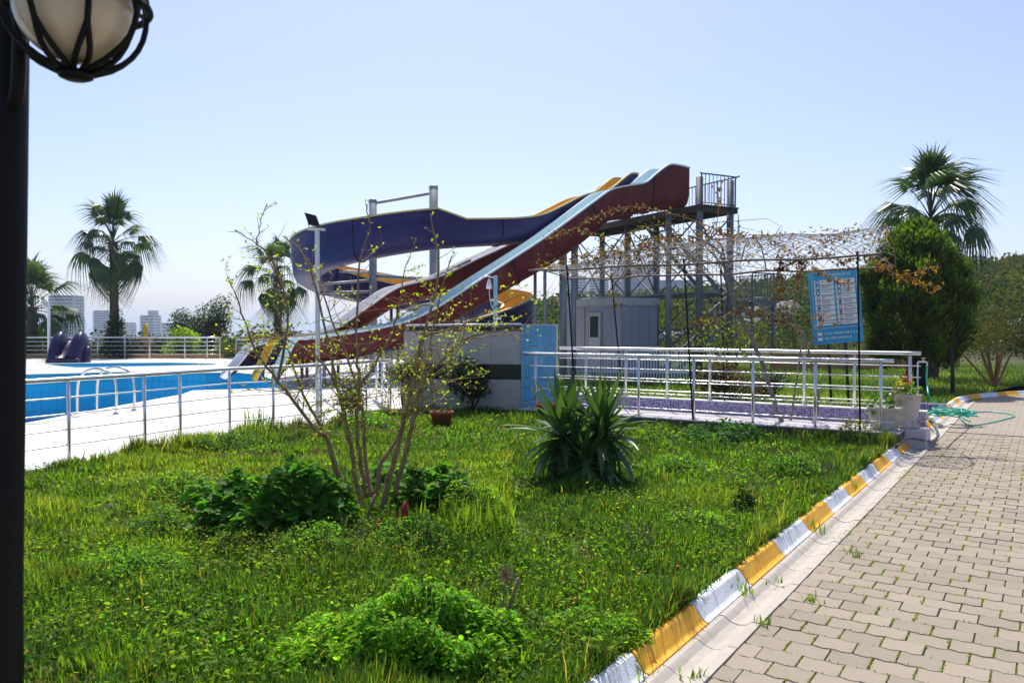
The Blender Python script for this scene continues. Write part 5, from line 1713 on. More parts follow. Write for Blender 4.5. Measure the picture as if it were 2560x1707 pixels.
mallow(985, 1240, 'low mallow leaves behind the foot of the budding shrub', .3, .26, 260, .085)
mallow(1075, 1640, 'bright leafy clover clump at the bottom of the picture', .46, .27, 9000, .034, 'herb', (1.25, 1.3, .8), (LEAF_V, LEAF_F), 'plant', 'clover_clump')
mallow(890, 1640, 'lower leafy patch left of the bright clover clump', .4, .15, 3000, .038, 'herb', (1.6, 1.5, .8), (LEAF_V, LEAF_F), 'plant', 'clover_clump')
mallow(930, 1075, 'pale leafy groundcover beside the deck railing corner', .45, .3, 1100, .05, 'herb', (1.0, 1.2, .9), (LEAF_V, LEAF_F), 'plant', 'groundcover_patch')
mallow(1800, 1105, 'dark leafy groundcover along the front of the ramp', .6, .24, 1500, .06, 'mallow', (.7, .8, 1.2), (LEAF_V, LEAF_F), 'plant', 'groundcover_patch')
mallow(1640, 1110, 'scrubby weeds at the foot of the ramp behind the yucca', .4, .22, 700, .05, 'herb', (.8, .8, .7), (LEAF_V, LEAF_F), 'plant', 'groundcover_patch')
mallow(2150, 1105, 'dry brown weeds at the corner of the ramp slab', .3, .3, 500, .045, 'herb', (1.3, .8, .9), (LEAF_V, LEAF_F), 'plant', 'groundcover_patch')
for px_, py_, rad_, h_, n_, tc_2, lb in (
        (455, 1262, .3, .26, 1500, (1.0, 1.0, .9), 'olive weed mound left of the mallow patch'),
        (440, 1335, .34, .2, 1500, (.8, .85, .9), 'darker low weed mound left of the red valve'),
        (640, 1385, .38, .15, 1500, (1.3, .95, .9), 'low yellowing weeds below the big mallow clump'),
        (800, 1395, .3, .2, 1300, (.9, 1.0, .9), 'leafy weeds in front of the shrub stems on the left'),
        (1040, 1385, .32, .24, 1500, (.8, .9, .9), 'dark weed mound below the red canna leaf'),
        (1190, 1300, .3, .28, 1500, (1.35, 1.2, .8), 'yellow green weed mound right of the smaller mallow'),
        (1700, 1180, .4, .16, 1400, (.9, 1.0, .9), 'low weed mound in the lawn right of the yucca'),
        (1990, 1190, .3, .2, 1200, (.8, .9, .8), 'dark weed mound beside the far kerb'),
        (1750, 1330, .3, .13, 1200, (1.1, 1.1, .8), 'low weed mound near the dry stalks by the kerb'),
        (1480, 1600, .28, .12, 1500, (1.3, 1.2, .8), 'leafy weeds among scarlet flowers beside the near kerb'),
        (330, 1440, .35, .13, 1400, (.9, 1.0, .9), 'low weeds in the lawn near the lamp post'),
        (560, 1120, .5, .2, 1500, (.7, .8, .8), 'dark weeds along the deck edge below the railing')):
    mallow(px_, py_, lb, rad_, h_, n_, .032, 'herb', tc_2, (LEAF_V, LEAF_F), 'weeds', 'weed_mound')
# scruffy weeds around the foot of the shrub
def weedpatch(label, spots, n_, sz, tcol):
    P = []
    for _ in range(n_):
        x, y, sx, sy = random.choice(spots)
        p = G(random.gauss(x, sx), random.gauss(y, sy), ZL)
        if (p - K0).dot(KV) > -.1: continue
        P.append((p.x, p.y, ZL + .02 + abs(random.gauss(.0, .09))))
    P = np.array(P); n_ = len(P)
    tint = np.array(tcol)[None, :] * U(.5, 1.5, n_)[:, None] * (1 + rng.normal(0, .2, (n_, 3)))
    tag(scatter('weed_patch', LEAF_V, LEAF_F, P, rotm(U(0, 6.28, n_), rng.normal(0, .6, n_), rng.normal(0, .6, n_)), U(sz * .5, sz * 1.4, n_), np.clip(tint, .05, 4), M['herb']), label, 'weeds', kind='stuff')
weedpatch('dull olive weeds round the foot of the shrub and mallow', [(560, 1370, 110, 28), (760, 1400, 140, 30), (470, 1290, 60, 40), (1000, 1380, 90, 35), (900, 1420, 140, 30)], 7000, .026, (1.2, .85, .9))
weedpatch('fresh green weeds scattered in the lawn by the kerb', [(1500, 1560, 140, 60), (1700, 1350, 120, 60), (1350, 1450, 200, 60), (1900, 1230, 100, 40), (300, 1500, 160, 100), (600, 1600, 180, 60)], 9000, .024, (1.2, 1.2, .8))
# strap leaved clump
def strapclump(px, py, label, n_, L_, name='lily_clump', tcol=(1.3, 1.2, .9), spread=.2):
    b = G(px, py, ZL)
    t = thing(name, b, label, 'plant')
    th = U(0, 6.28, n_)
    P = np.stack([b.x + rng.normal(0, spread, n_), b.y + rng.normal(0, spread * .7, n_), np.full(n_, ZL)], -1)
    lean = np.abs(rng.normal(.3, .3, n_)); h = U(.5, 1.1, n_) * L_
    S = np.stack([U(.016, .03, n_), h * lean, h], -1)
    tint = np.array(tcol)[None, :] * U(.6, 1.3, n_)[:, None] * np.ones((n_, 3))
    o_ = scatter('leaves', BLADE_V, BLADE_F, P, rotm(th, np.zeros(n_), np.zeros(n_)), S, tint, M['grass'], t); o_['kind'] = 'stuff'
strapclump(1190, 1345, 'clump of bright strap leaves right of the shrub', 120, .3)
strapclump(1090, 1330, 'shorter strap leaves beside the red canna leaf', 70, .26)
strapclump(645, 1085, 'tuft of tall blades against the deck edge', 60, .42, 'grass_tuft', (1, 1, 1), .12)
strapclump(1170, 1120, 'grey green iris leaves in the middle of the lawn', 40, .28, 'iris_clump', (.8, 1, 1.6), .15)
for px_, py_, lb, k in ((1615, 1385, 'dry brown stalks standing in the lawn centre', 16), (1875, 1245, 'dry brown stalks near the ramp end of the lawn', 14), (2060, 1200, 'dry brown stalks close to the far kerb', 20), (880, 1380, 'dry stubble in front of the budding shrub', 20)):
    b = G(px_, py_, ZL)
    mbs = MB()
    for _ in range(k):
        q = b + Vector((random.gauss(0, .05), random.gauss(0, .05), 0)); e = q + Vector((random.gauss(0, .05), random.gauss(0, .05), random.uniform(.12, .27)))
        mbs.tube([q, q.lerp(e, .5) + Vector((.01, 0, 0)), e], [.004, .0035, .002], 4)
    o = mbs.build('dry_stalks', M['stakewood'], None, loc=b); tag(o, lb, 'stalks', 'dry stalk clusters in the lawn')
b = G(1858, 1285, ZL); t = thing('conifer_seedling', b, 'small dark conifer seedling in the lawn near the kerb', 'seedling')
leafball('needles', b + Vector((0, 0, .1)), .1, 500, 'cypress', .035, t, (.6, .6, .8), squash=(.7, .7, 1.1)); MB().tube([b, b + UP * .12], .006, 5).build('stem', M['bark_dark'], t)
# seed head, sticks, canna leaves, sprinklers
b = G(1258, 1580, ZL)
t = thing('dried_seed_head', b, 'round dried seed head on a thin stalk beside the brown stick', 'plant')
tpz = AT(1265, 1440, b.y - .02)
MB().tube(catmull([b, b.lerp(tpz, .5) + Vector((-.008, 0, 0)), tpz], 4), .004, 5).build('stalk', M['stakewood'], t, True)
sd_ = MB()
for _ in range(130):
    d = Vector((random.gauss(0, 1), random.gauss(0, 1), random.gauss(.25, 1))).normalized()
    sd_.tube([tpz, tpz + d * random.uniform(.05, .075)], .0011, 3, False)
sd_ = sd_.build('spokes', M['stakewood'], t); sd_['kind'] = 'stuff'
a, e = G(1258, 1562, ZL), None
e = AT(1296, 1444, a.y)
tag(MB().tube([a - UP * .03, a.lerp(e, .5), e], [.009, .0095, .009], 8).build('garden_stick', M['stakewood'], None, True, loc=a), 'brown stick leaning in the clover clump', 'stick')
a = G(918, 1300, ZL); e = AT(938, 1236, a.y)
tag(MB().tube([a - UP * .03, a.lerp(e, .5), e], [.018, .02, .012], 8).build('wooden_stake', M['stakewood'], None, True, loc=a), 'short pale wooden stake at the foot of the budding shrub', 'stake')
def canna(px0, py0, px1, py1, w, label):
    a = G(px0, py0, ZL); Y_ = a.y
    t = thing('canna_leaf', a, label, 'leaf')
    mb = MB(); vv = []
    n_ = 8
    for i in range(n_ + 1):
        f = i / n_
        c = AT(px0 + (px1 - px0) * f, py0 + (py1 - py0) * f, Y_ - .04 * math.sin(f * 3))
        ww = w * math.sin(math.pi * min(1, .12 + f * .88)) ** .7 * (1 if f < .96 else .2)
        vv += [c + Vector((-ww, .03 * f, -ww * .3)), c + Vector((0, -.025, 0)), c + Vector((ww, .03, ww * .3))]
    for i in range(n_):
        pass
    mb.add(vv, [(i * 3 + k, i * 3 + k + 1, i * 3 + k + 4, i * 3 + k + 3) for i in range(n_) for k in range(2)])
    mb.build('blade', M['canna'], t, True)
    MB().tube([a - UP * .03, a + UP * .05], .008, 6).build('stalk', M['petiole'], t, True)
canna(995, 1330, 1015, 1250, .055, 'large dark red canna leaf right of the shrub foot')
canna(942, 1340, 950, 1292, .03, 'small red orange canna leaf below the shrub foot')
b = G(548, 1345, ZL)
t = thing('sprinkler_valve', b, 'red plastic irrigation valve in the grass by the mallow', 'valve')
e1, e2 = AT(560, 1300, b.y), AT(545, 1320, b.y)
MB().tube([b, b + UP * .04, e2], .012, 8).build('riser', M['dark'], t, True)
MB().tube([e2, e2.lerp(e1, .6), e1], [.022, .017, .014], 10).build('upper_body', M['red_plastic'], t, True)
MB().tube([AT(515, 1330, b.y), AT(532, 1328, b.y), e2], [.014, .018, .02], 10).build('side_arm', M['red_plastic'], t, True)
# weeds in gutter and kerb
for i, (px_, py_, k, lb) in enumerate([(1625, 1660, 26, 'reddish weed at the kerb foot near the bottom edge'), (1730, 1690, 18, 'weed growing in the gutter near the bottom edge'), (1850, 1480, 40, 'grass tuft against the white kerb in the foreground'), (2035, 1325, 60, 'large grass tuft against the kerb at mid distance'), (2130, 1228, 40, 'grass tuft on the far yellow kerb'), (1905, 1562, 20, 'small weed in a gutter joint'), (2125, 1375, 14, 'small weed lying across the gutter'), (2145, 1392, 16, 'weed between the pavers beside the gutter'), (2040, 1505, 16, 'tiny rosette weed between foreground pavers'), (1940, 1455, 16, 'weed in the gutter beside the third joint'), (1580, 1690, 50, 'grass tuft at the bottom edge against the kerb')]):
    b = G(px_, py_, .0)
    t = thing('weed_tuft', b, lb, 'weed', 'weeds along the kerb and gutter')
    th = U(0, 6.28, k); h = U(.03, .11, k) * (1.3 if k > 30 else .7)
    P = np.stack([b.x + rng.normal(0, .02 + .0006 * k, k), b.y + rng.normal(0, .02 + .0006 * k, k), np.full(k, -.005)], -1)
    tint = np.ones((k, 3)) * U(.7, 1.3, k)[:, None] * (np.array([2.6, .7, 1.5]) if i == 0 else np.array([1.1, 1, .9]))
    o = scatter('leaves', BLADE_V, BLADE_F, P, rotm(th, np.zeros(k), np.zeros(k)), np.stack([U(.005, .012, k), h * U(.4, 1.3, k), h], -1), tint, M['grass'], t); o['kind'] = 'stuff'

# ------------------------------------------------------------------ shrubs and trees
def bush(name, px, py, zb, rad, hgt, n_, sz, m, label, tcol=(1, 1, 1), trunk=True, cat='shrub', Yv=None, lift=.25, stems=5, group=None, bark='bark_dark'):
    b = G(px, py, zb) if Yv is None else AT(px, py, Yv)
    b = Vector((b.x, b.y, zb))
    t = thing(name, b, label, cat, group)
    if trunk:
        for k in range(stems):
            e = b + Vector((random.gauss(0, rad * .4), random.gauss(0, rad * .4), hgt * random.uniform(.55, .9)))
            MB().tube(catmull([b + Vector((random.gauss(0, .03), random.gauss(0, .03), -.03)), b.lerp(e, .5) + Vector((random.gauss(0, .04), 0, 0)), e], 4), [.02 * (hgt ** .5)] * 5 + [.014, .011, .009, .006], 6).build('trunk' if stems == 1 else 'stem', M[bark], t, True)
    cz = zb + hgt * (lift + (1 - lift) / 2)
    nb_ = 9
    P, T = [], []
    for k in range(nb_):
        a = random.uniform(0, 6.28); rr_ = random.random() ** .5 * rad * .62
        c = np.array([b.x + rr_ * math.cos(a), b.y + rr_ * math.sin(a), cz + random.uniform(-.3, .3) * hgt * (1 - lift)])
        q = n_ // nb_
        d = rng.normal(0, 1, (q, 3)); d /= np.linalg.norm(d, axis=1)[:, None]
        P.append(c + d * (rng.random(q) ** .4)[:, None] * np.array([rad * .5, rad * .5, hgt * (1 - lift) * .3])); T.append(np.full(q, random.uniform(.65, 1.25)))
    P = np.concatenate(P); T = np.concatenate(T); n2 = len(P)
    P[:, 2] = np.maximum(P[:, 2], zb + .03)
    tint = np.array(tcol)[None, :] * (T * U(.6, 1.35, n2))[:, None] * (1 + rng.normal(0, .12, (n2, 3)))
    o_ = scatter('crown', LEAF_V, LEAF_F, P, rotm(U(0, 6.28, n2), rng.normal(.1, .6, n2), rng.normal(0, .6, n2)), U(sz * .6, sz * 1.4, n2), np.clip(tint, .05, 5), M[m], t); o_['kind'] = 'stuff'
    return t
bush('wall_shrub', 1178, 1040, ZL, .5, 1.12, 2600, .07, 'tree_leaf', 'dark glossy shrub against the tiled wall', (1.1, 1.25, .8), stems=3, lift=.28)
bush('corner_shrub', 1010, 1040, ZL, .45, 1.1, 1500, .06, 'tree_leaf', 'shrub with pale trunk at the left corner of the tiled wall', (1.5, 1.6, .8), stems=4, lift=.4, bark='bark')
bush('deck_shrub', 870, 1062, ZL, .28, .75, 1100, .055, 'tree_leaf', 'small dark shrub at the railing beside the deck corner', (.7, .9, .8), stems=3, lift=.15)
bush('russet_shrub', 1830, 1000, .03, .85, .85, 2600, .07, 'vine_leaf', 'low russet leaved shrub behind the ramp railings', (.5, .55, .7), stems=5, lift=.05)
bush('dark_shrub', 1915, 995, .03, .55, .7, 1600, .07, 'tree_leaf', 'low dark green shrub behind the ramp railing beside the russet shrub', (.6, .8, .8), stems=4, lift=.05)
bush('bare_shrub', 2485, 970, .03, 1.1, 2.1, 2200, .06, 'scrub', 'leggy brownish shrub on the back lawn right of the cypress', (1.2, 1.0, .5), stems=14, lift=.35, bark='bark')
bush('dark_hedge', 2600, 945, .03, 1.7, 2.4, 5000, .1, 'tree_leaf', 'dark hedge at the right edge beyond the kerb bend', (.6, .8, .7), stems=6, lift=.05, Yv=27)
# cypress
cyb = G(2285, 975, .03)
cy = thing('cypress_tree', cyb, 'dense dark green rounded cypress behind the ramp end', 'tree')
H_ = 4.45
for dx, dx2 in ((-.25, -.05), (.05, .1), (.22, .25)):
    MB().tube([cyb + Vector((dx, 0, -.05)), cyb + Vector((dx2, .05, .7)), cyb + Vector((dx2 * .5, .1, 3.0))], [.1, .08, .03], 8).build('trunk', M['bark_dark'], cy, True)
ncl, per = 620, 60
fc_ = rng.random(ncl) ** .85
def cprof(f): return np.interp(f, [0, .08, .25, .45, .65, .82, .93, 1.0], [.85, 1.2, 1.42, 1.45, 1.28, .92, .52, .06])
thc = U(0, 6.28, ncl)
rc = cprof(fc_) * (.86 + .14 * np.sin(thc * 4 + fc_ * 9) * np.sin(fc_ * 17)) * (.8 + .2 * rng.random(ncl))
C = np.stack([cyb.x + .12 + rc * np.cos(thc), cyb.y + .2 + rc * np.sin(thc), .75 + fc_ * (H_ - .95)], -1)
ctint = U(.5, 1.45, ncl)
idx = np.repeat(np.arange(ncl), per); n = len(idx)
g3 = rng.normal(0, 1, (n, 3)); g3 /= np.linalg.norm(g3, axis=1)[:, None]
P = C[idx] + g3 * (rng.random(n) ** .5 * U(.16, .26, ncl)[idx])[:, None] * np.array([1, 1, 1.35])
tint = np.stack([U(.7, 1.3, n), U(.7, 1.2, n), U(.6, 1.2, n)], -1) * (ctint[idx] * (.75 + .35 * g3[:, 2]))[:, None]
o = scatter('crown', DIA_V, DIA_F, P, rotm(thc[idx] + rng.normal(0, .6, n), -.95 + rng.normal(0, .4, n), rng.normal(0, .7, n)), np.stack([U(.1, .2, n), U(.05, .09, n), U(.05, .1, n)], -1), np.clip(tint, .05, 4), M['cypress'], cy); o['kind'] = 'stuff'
a = G(2381, 990, .03)
tag(MB().tube([a - UP * .03, a + UP * .5, a + UP * 1.15 + Vector((-.02, 0, 0))], [.05, .045, .04], 8).build('tree_stake', M['bark_dark'], None, True, loc=a), 'dark stake below the right side of the cypress', 'stake')

# palms: fan leaves
def fan(droop, fold, seed):
    r_ = random.Random(seed)
    mb = MB()
    pl = 1.0
    pts = [(0, 0, 0), (.35, 0, .04), (.7, 0, .05), (pl, 0, 0)]
    mb.tube(pts, [.022, .016, .012, .009], 5, False)
    c = Vector((pl, 0, 0))
    ns = 24
    for k in range(ns):
        a = -R(112) + R(224) * (k + .5) / ns
        L_ = (.46 + .26 * math.cos(a * .75)) * r_.uniform(.82, 1.12)
        wv = .036
        d = Vector((math.cos(a), math.sin(a), 0))
        s_ = Vector((-d.y, d.x, 0))
        # fold the fan about its midline and let the tips droop
        def pt(f, side):
            q = d * (L_ * f) + s_ * side * wv * (min(1, f * 2.4) if f < .45 else max(.05, 1 - (f - .45) / .55))
            z = fold * abs(q.y) - droop * max(0, f - .25) ** 2 * L_ * 1.5 + (.02 if k % 2 else 0) * f - r_.random() * .0
            return c + Vector((q.x, q.y * (1 - .25 * abs(fold)), z))
        dr2 = r_.uniform(.7, 1.5)
        v = [pt(.03, 0), pt(.45, 1), pt(.45, -1), pt(.75, .9), pt(.75, -.9)]
        tip = pt(1.0, 0); tip.z -= droop * .2 * dr2
        mb.add(v + [tip], [(0, 2, 1), (1, 2, 4, 3), (3, 4, 5)])
    return mb.mesh(M['frond'], smooth=False, name='frond')
fans = [fan(.3, .45, 1), fan(.9, .3, 2), fan(1.6, -.1, 3), fan(2.3, -.5, 4)]
def palm(px, py_crown, Y_, zb, R_, label, nf, trunk_r, lean=(0, 0), upright=False, seed=1, skirt=6):
    rr = random.Random(seed)
    c = AT(px, py_crown, Y_)
    b = Vector((c.x - lean[0], c.y - lean[1], zb))
    t = thing('fan_palm', b, label, 'palm tree')
    pts = catmull([b - UP * .1, b.lerp(c, .5) + Vector((.03, 0, 0)), c], 10)
    m_ = len(pts)
    MB().tube(pts, [trunk_r * (1.25 - .45 * (i / m_)) * (1 + .09 * (i % 2)) + (trunk_r * .35 * max(0, (i / m_ - .72) / .28)) for i in range(m_)], 12).build('trunk', M['palm_trunk'], t, True)
    sk = MB()   # old leaf bases on the upper trunk
    for k in range(90):
        f = rr.uniform(.55, 1.0); q = b.lerp(c, f); a = rr.uniform(0, 6.28)
        d = Vector((math.cos(a), math.sin(a), 0))
        e = q + d * trunk_r * rr.uniform(1.5, 2.3) + UP * rr.uniform(.05, .22)
        sk.tube([q + d * trunk_r * .7, e], [.035, .012], 4)
    o_ = sk.build('leaf_bases', M['thatch'], t); o_['kind'] = 'stuff'
    for k in range(nf):
        f = (k + .5) / nf
        el = R(88) - R(145) * f ** (1.25 if not upright else 1.6) + rr.gauss(0, .09)
        az = k * 2.399 + rr.gauss(0, .35)
        i = 0 if f < .25 else (1 if f < .5 else (2 if f < .78 else 3))
        s_ = R_ / 1.72 * rr.uniform(.72, 1.15)
        mw = Matrix.Translation(c + UP * (.25 - .55 * f)) @ Matrix.Rotation(az, 4, 'Z') @ Matrix.Rotation(-el, 4, 'Y') @ Matrix.Rotation(rr.gauss(0, .3), 4, 'X') @ Matrix.Diagonal((s_, s_, s_, 1))
        link('frond', fans[i], t, mw)
    return t
def zg(px, Y_):
    return float(height((px - 1280) / 2000 * Y_, Y_))
palm(283, 605, 43, zg(283, 43), 2.45, 'tall fan palm with shaggy trunk on the left beyond the pool railing', 40, .2, seed=3)
palm(78, 768, 43, zg(78, 43), 2.9, 'shorter fan palm partly hidden by the lamp post at the left edge', 34, .24, seed=4)
palm(693, 690, 44, zg(693, 44), 2.2, 'fan palm behind the purple spiral slide and budding shrub', 36, .2, seed=5)
palm(2325, 545, 26, zg(2325, 26), 2.2, 'large fan palm rising behind the cypress on the right', 44, .24, upright=True, seed=8)
# ivy-like growth on the tall palm trunk and bushes at its foot
def farbush(px, py, Y_, rad, hgt, n_, sz, m, label, tcol, name='far_bush', cat='bush', lift=.05, group=None):
    zb = zg(px, Y_)
    top = AT(px, py, Y_).z
    return bush(name, px, 900, zb, rad, max(.5, top - zb), n_, sz, m, label, tcol, True, cat, Y_, lift, 4, group)
farbush(283, 770, 42.6, .85, 2, 2600, .13, 'tree_leaf', 'dark climber mass wrapped round the lower trunk of the tall palm', (.8, .95, .8), 'trunk_climber', 'climber')
farbush(300, 842, 41.8, 1.6, 2, 3000, .14, 'tree_leaf', 'dark bush at the foot of the tall palm behind the far railing', (.6, .7, .7))
farbush(455, 820, 42.2, 1.0, 2, 1800, .13, 'herb', 'bright lime green bush behind the far railing', (2.2, 1.7, 1.0))
farbush(560, 856, 43, 1.4, 2, 1800, .12, 'scrub', 'olive green bush behind the corner of the far railing', (1.0, 1.2, .6))
farbush(110, 858, 43, 1.6, 2, 1800, .12, 'tree_leaf', 'low dark bush behind the far railing left of the toddler slide', (.8, .9, .7))
farbush(480, 770, 55, 1.5, 4, 3200, .16, 'tree_leaf', 'shorter of the two dark grey green trees beyond the far railing', (1.0, 1.1, 1.0), 'olive_tree', 'tree', .2)
farbush(530, 742, 56, 1.5, 5, 3600, .16, 'tree_leaf', 'taller of the two dark grey green trees beyond the far railing', (.9, 1.0, .95), 'olive_tree', 'tree', .2)
farbush(395, 838, 52, 1.3, 2, 1500, .14, 'tree_leaf', 'small dark bush between the yellow post and the lime bush', (.8, .9, .8))
# ochre kerb wall and yellow pillar behind the far railing
oa, ob = fposts[0] + Vector((0, .45, 0)), fposts[-1] + Vector((0, .45, 0))
mb = MB(); mb.obox(Vector((oa.x, oa.y, -.3)), Vector((ob.x - oa.x, ob.y - oa.y, 0)), Vector((0, .2, 0)), UP * .6)
tag(mb.build('ochre_wall', M['ochre'], None, loc=(oa.x, oa.y, -.3)), 'low ochre rendered wall behind the far railing', 'wall')
yp = AT(364, 893, 42.5)
t = thing('ochre_pillar', (yp.x, yp.y, -.2), 'ochre pillar with a yellow post on top behind the far railing', 'pillar')
ztop = AT(364, 846, 42.5).z
MB().obox((yp.x - .22, yp.y - .2, -.4), Vector((.44, 0, 0)), Vector((0, .4, 0)), UP * (ztop + .4)).build('pillar_block', M['ochre'], t)
MB().tube([(yp.x, yp.y, ztop), (yp.x, yp.y, AT(362, 808, 42.5).z)], .12, 10).build('yellow_post', M['yellow_paint'], t, True)
oa = AT(1930, 905, 30); ob = AT(2400, 905, 33)
mb = MB(); mb.obox(Vector((oa.x, oa.y, -.2)), Vector((ob.x - oa.x, ob.y - oa.y, 0)), Vector((0, .25, 0)), UP * (AT(2000, 882, 30).z + .2))
tag(mb.build('boundary_wall', M['ochre'], None, loc=(oa.x, oa.y, -.2)), 'low ochre boundary wall behind the back lawn', 'wall')

# ------------------------------------------------------------------ hillside scrub (one mass) and rocks
def scrub(name, label, nb_, rmin, rmax, pxa, pxb, hmin, hmax, tcols, leaves, seed, power=.8):
    g = np.random.default_rng(seed)
    k = 2 - power
    r = (rmin ** k + g.random(nb_) * (rmax ** k - rmin ** k)) ** (1 / k)
    px = g.uniform(pxa, pxb, nb_)
    Y_ = r * np.cos(np.arctan((px - 1280) / 2000)); X_ = (px - 1280) / 2000 * Y_
    # keep clear of deck and lawns
    ok = ~(inside([(p.x, p.y) for p in deck_outer], X_, Y_)) & ~(inside([(p.x, p.y) for p in back_poly], X_, Y_)) & ~inside([(p.x, p.y) for p in road_poly], X_, Y_)
    X_, Y_, r = X_[ok], Y_[ok], r[ok]
    nb2 = len(X_)
    hh = g.uniform(hmin, hmax, nb2) * g.uniform(.6, 1.2, nb2) * np.clip(.35 + (r - 34) / 45, .35, 1.15)
    Z_ = height(X_, Y_)
    wd = hh * g.uniform(.75, 1.3, nb2)
    ci = g.integers(0, len(tcols), nb2)
    tc = np.array(tcols)[ci] * g.uniform(.6, 1.2, nb2)[:, None]
    idx = np.repeat(np.arange(nb2), leaves)
    n_ = len(idx)
    d = g.normal(0, 1, (n_, 3)); d[:, 2] = np.abs(d[:, 2]) * 1.0 - .15
    d /= np.linalg.norm(d, axis=1)[:, None]
    rad = .6 + .4 * g.random(n_) ** .5
    lump = 1 + .25 * np.sin(d[:, 0] * 6 + idx) * np.sin(d[:, 1] * 5 + idx * 2)
    P_ = np.stack([X_[idx] + d[:, 0] * rad * lump * wd[idx], Y_[idx] + d[:, 1] * rad * lump * wd[idx], Z_[idx] + d[:, 2] * rad * lump * hh[idx]], -1)
    tint = tc[idx] * g.uniform(.6, 1.3, n_)[:, None]
    s_ = g.uniform(.7, 1.3, n_) * np.clip(.1 + .0024 * r[idx], .14, .8) * np.clip(hh[idx], .6, 2) * .75
    tag(scatter(name, DIA_V, DIA_F, P_, rotm(g.uniform(0, 6.28, n_), g.normal(0, .6, n_), g.normal(0, .7, n_)), s_, tint, M['scrub']), label, 'scrub', kind='stuff')
scrub('hillside_scrub', 'green and olive maquis scrub covering the hillside behind the slides', 5200, 34, 150, 1130, 3100, .7, 2.0, [(.5, .75, .5), (.6, .75, .6), (1.1, 1.25, .5), (1.3, 1.3, .6), (.4, .6, .5), (1.2, .9, .5), (.8, 1.1, .45)], 130, 5, .35)
scrub('low_ground_scrub', 'grey green scrub on the low ground beyond the far railing', 1500, 44, 300, -700, 1150, .7, 2.0, [(.5, .65, .5), (.6, .7, .55), (.45, .55, .5), (.8, .9, .5)], 90, 6, 1.0)
rk = random.Random(9)
for i, (px_, py_, Y_, s_) in enumerate([(1925, 822, 62, 1.5), (1960, 815, 66, 1.2), (1900, 835, 58, .9), (1690, 850, 55, .8), (1640, 838, 58, .7), (2440, 760, 80, 1.2)]):
    p = AT(px_, py_, Y_); zt = float(height(p.x, p.y))
    bm = bmesh.new(); bmesh.ops.create_icosphere(bm, subdivisions=3, radius=1)
    for v in bm.verts:
        k = 1 + .25 * math.sin(v.co.x * 5 + i) * math.sin(v.co.y * 4 + i * 2) + .12 * math.sin(v.co.z * 11 + v.co.x * 9) + rk.uniform(-.05, .05)
        v.co = Vector((v.co.x * 1.7, v.co.y, v.co.z * .8)) * k * s_
    me = bpy.data.meshes.new('rock'); bm.to_mesh(me); bm.free(); me.materials.append(M['rock'])
    o = bpy.data.objects.new('limestone_rock', me); COL.objects.link(o); o.location = (p.x, p.y, max(zt + .35 * s_, p.z - .1))
    tag(o, ['pale limestone outcrop on the hillside left of the sign', 'second pale rock above the outcrop left of the sign', 'small pale rock below the outcrop left of the sign', 'pale rock low on the hillside behind the tower', 'small pale rock beside the tower braces', 'pale rock on the hillside right of the cypress'][i], 'rock', 'limestone rocks on the hillside')

# ------------------------------------------------------------------ far buildings
def towerblock(px0, px1, py0, py1, D, label, floors, bays, wallm='towerwall', bands=True, depth=16, rot=0.0, name='tower_block', crown=None):
    a, b = AT(px0, py1, D), AT(px1, py1, D)
    z1 = AT(px0, py0, D).z
    zb = float(height((a.x + b.x) / 2, D)) - 1
    zb = min(zb, a.z)
    w = b.x - a.x
    t = thing(name, ((a.x + b.x) / 2, D + depth / 2, zb), label, 'building')
    MB().obox((a.x, D, zb), Vector((w, 0, 0)), Vector((0, depth, 0)), UP * (z1 - zb)).build('wall', M[wallm], t)
    zv = a.z if a.z < z1 else zb
    fh = (z1 - max(zb, zv - 4)) / floors
    z_ = z1
    for f_ in range(floors):
        zf = z1 - (f_ + 1) * fh
        if bands:
            MB().obox((a.x - .6, D - 1.0, zf - .35), Vector((w + 1.2, 0, 0)), Vector((0, depth + 1.6, 0)), UP * .9).build('balcony_slab', M['towerslab'], t)
        win = MB(); win.obox((a.x + w * .04, D - .12, zf + fh * .32), Vector((w * .92, 0, 0)), Vector((0, .2, 0)), UP * fh * .5); win.build('window_row', M['towerglass'], t)
        side = MB()
        side.obox((b.x - .1, D + depth * .2, zf + fh * .32), Vector((.22, 0, 0)), Vector((0, depth * .6, 0)), UP * fh * .5); side.build('window_row', M['towerglass'], t)
    if crown:
        c0, c1, cy_ = crown
        p, q = AT(c0, cy_, D), AT(c1, cy_, D)
        MB().obox((p.x, D + 2, z1 - .02), Vector((q.x - p.x, 0, 0)), Vector((0, depth * .5, 0)), UP * (p.z - z1 + .02)).build('roof_house', M[wallm], t)
    return t
towerblock(122, 184, 738, 842, 620, 'broad bluish tower block behind the left edge palm', 14, 6, 'towerwall', False)
towerblock(234, 272, 776, 842, 760, 'slim banded tower left of the tall palm trunk', 13, 4)
towerblock(300, 322, 806, 842, 800, 'pale tower sliver right of the tall palm trunk', 8, 3)
towerblock(351, 385, 788, 842, 780, 'small tower with raised roof block right of the tall palm', 9, 4, crown=(367, 385, 776))
towerblock(404, 452, 807, 838, 820, 'low pale apartment block left of the dark trees', 5, 6)
towerblock(128, 160, 828, 842, 900, 'low pale building below the broad bluish tower', 3, 5)
towerblock(1412, 1466, 690, 765, 520, 'left of two white balconied towers behind the metal hut', 13, 6)
towerblock(1474, 1521, 693, 765, 540, 'right of two white balconied towers behind the metal hut', 13, 5)
towerblock(1531, 1550, 665, 765, 560, 'narrow pinkish tower between the balconied towers and the long building', 16, 3, 'towerwall', False)
towerblock(1552, 1650, 660, 742, 600, 'tall pale block of the long blue building', 6, 8, 'towerwall', False, 30)
towerblock(1560, 1755, 700, 742, 560, 'long blue grey building behind the slide tower', 3, 12, 'towerblue', False, 30, name='long_building')
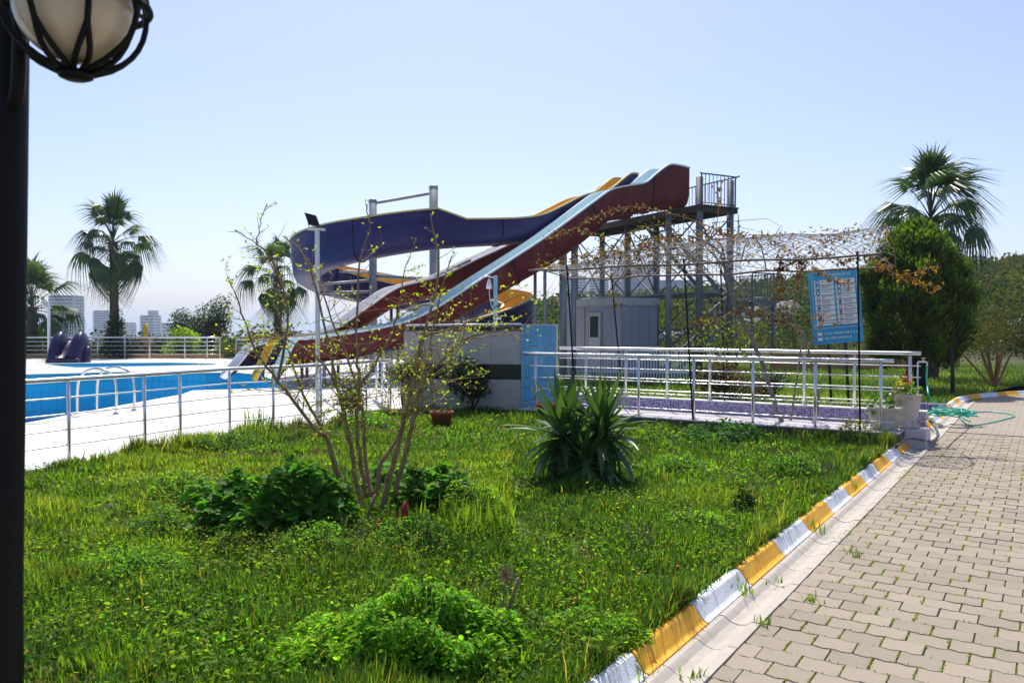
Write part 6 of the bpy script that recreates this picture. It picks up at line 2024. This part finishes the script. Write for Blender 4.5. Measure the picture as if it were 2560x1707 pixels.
towerblock(1296, 1311, 735, 772, 700, 'tiny tower on the skyline beside the purple chute', 8, 3, crown=(1299, 1308, 729))
towerblock(1370, 1402, 749, 770, 650, 'low pale building on the skyline left of the hut', 3, 4)
towerblock(2424, 2462, 640, 700, 420, 'purple grey tower behind the palm and hill on the right', 10, 5, 'towerblue')
# power pylon on the skyline
pp = AT(1846, 640, 330); pz = AT(1846, 535, 330).z; zb = float(height(pp.x, pp.y))
t = thing('power_pylon', (pp.x, pp.y, zb), 'thin lattice power pylon on the skyline above the canopy', 'pylon')
hz_ = pz - zb
mb = MB()
for sx in (-1, 1):
    for sy in (-1, 1): mb.tube([(pp.x + sx * 3.5, pp.y + sy * 3.5, zb), (pp.x + sx * .9, pp.y + sy * .9, zb + hz_ * .55), (pp.x, pp.y, pz)], .12, 4)
mb.build('leg_frame', M['steel'], t)
mb = MB()
for k in range(10):
    f0, f1 = k / 10, (k + 1) / 10
    w0 = np.interp(f0, [0, .55, 1], [3.5, .9, 0]); w1 = np.interp(f1, [0, .55, 1], [3.5, .9, 0])
    mb.tube([(pp.x - w0, pp.y, zb + hz_ * f0), (pp.x + w1, pp.y, zb + hz_ * f1)], .08, 3); mb.tube([(pp.x + w0, pp.y, zb + hz_ * f0), (pp.x - w1, pp.y, zb + hz_ * f1)], .08, 3)
mb.build('lattice', M['steel'], t)
for f_, w_ in ((.62, 8), (.74, 10), (.86, 7)):
    MB().tube([(pp.x - w_, pp.y, zb + hz_ * f_), (pp.x, pp.y, zb + hz_ * (f_ + .03)), (pp.x + w_, pp.y, zb + hz_ * f_)], .12, 4).build('cross_arm', M['steel'], t)

# ------------------------------------------------------------------ haze
hzm = bpy.data.materials.new('thin_haze'); hzm.use_nodes = True
hn = hzm.node_tree.nodes; hn.remove(hn['Principled BSDF'])
pvn = hn.new('ShaderNodeVolumePrincipled')
pvn.inputs['Color'].default_value = (.76, .88, 1.0, 1)
pvn.inputs['Density'].default_value = HAZE
pvn.inputs['Anisotropy'].default_value = .45
hzm.node_tree.links.new(pvn.outputs[0], hn['Material Output'].inputs['Volume'])
mb = MB(); mb.obox((-16500, -16500, -42), Vector((33000, 0, 0)), Vector((0, 33000, 0)), UP * (42 + 75))
o = mb.build('haze', hzm); tag(o, 'thin pale haze between the camera and the far buildings', 'haze', kind='stuff')
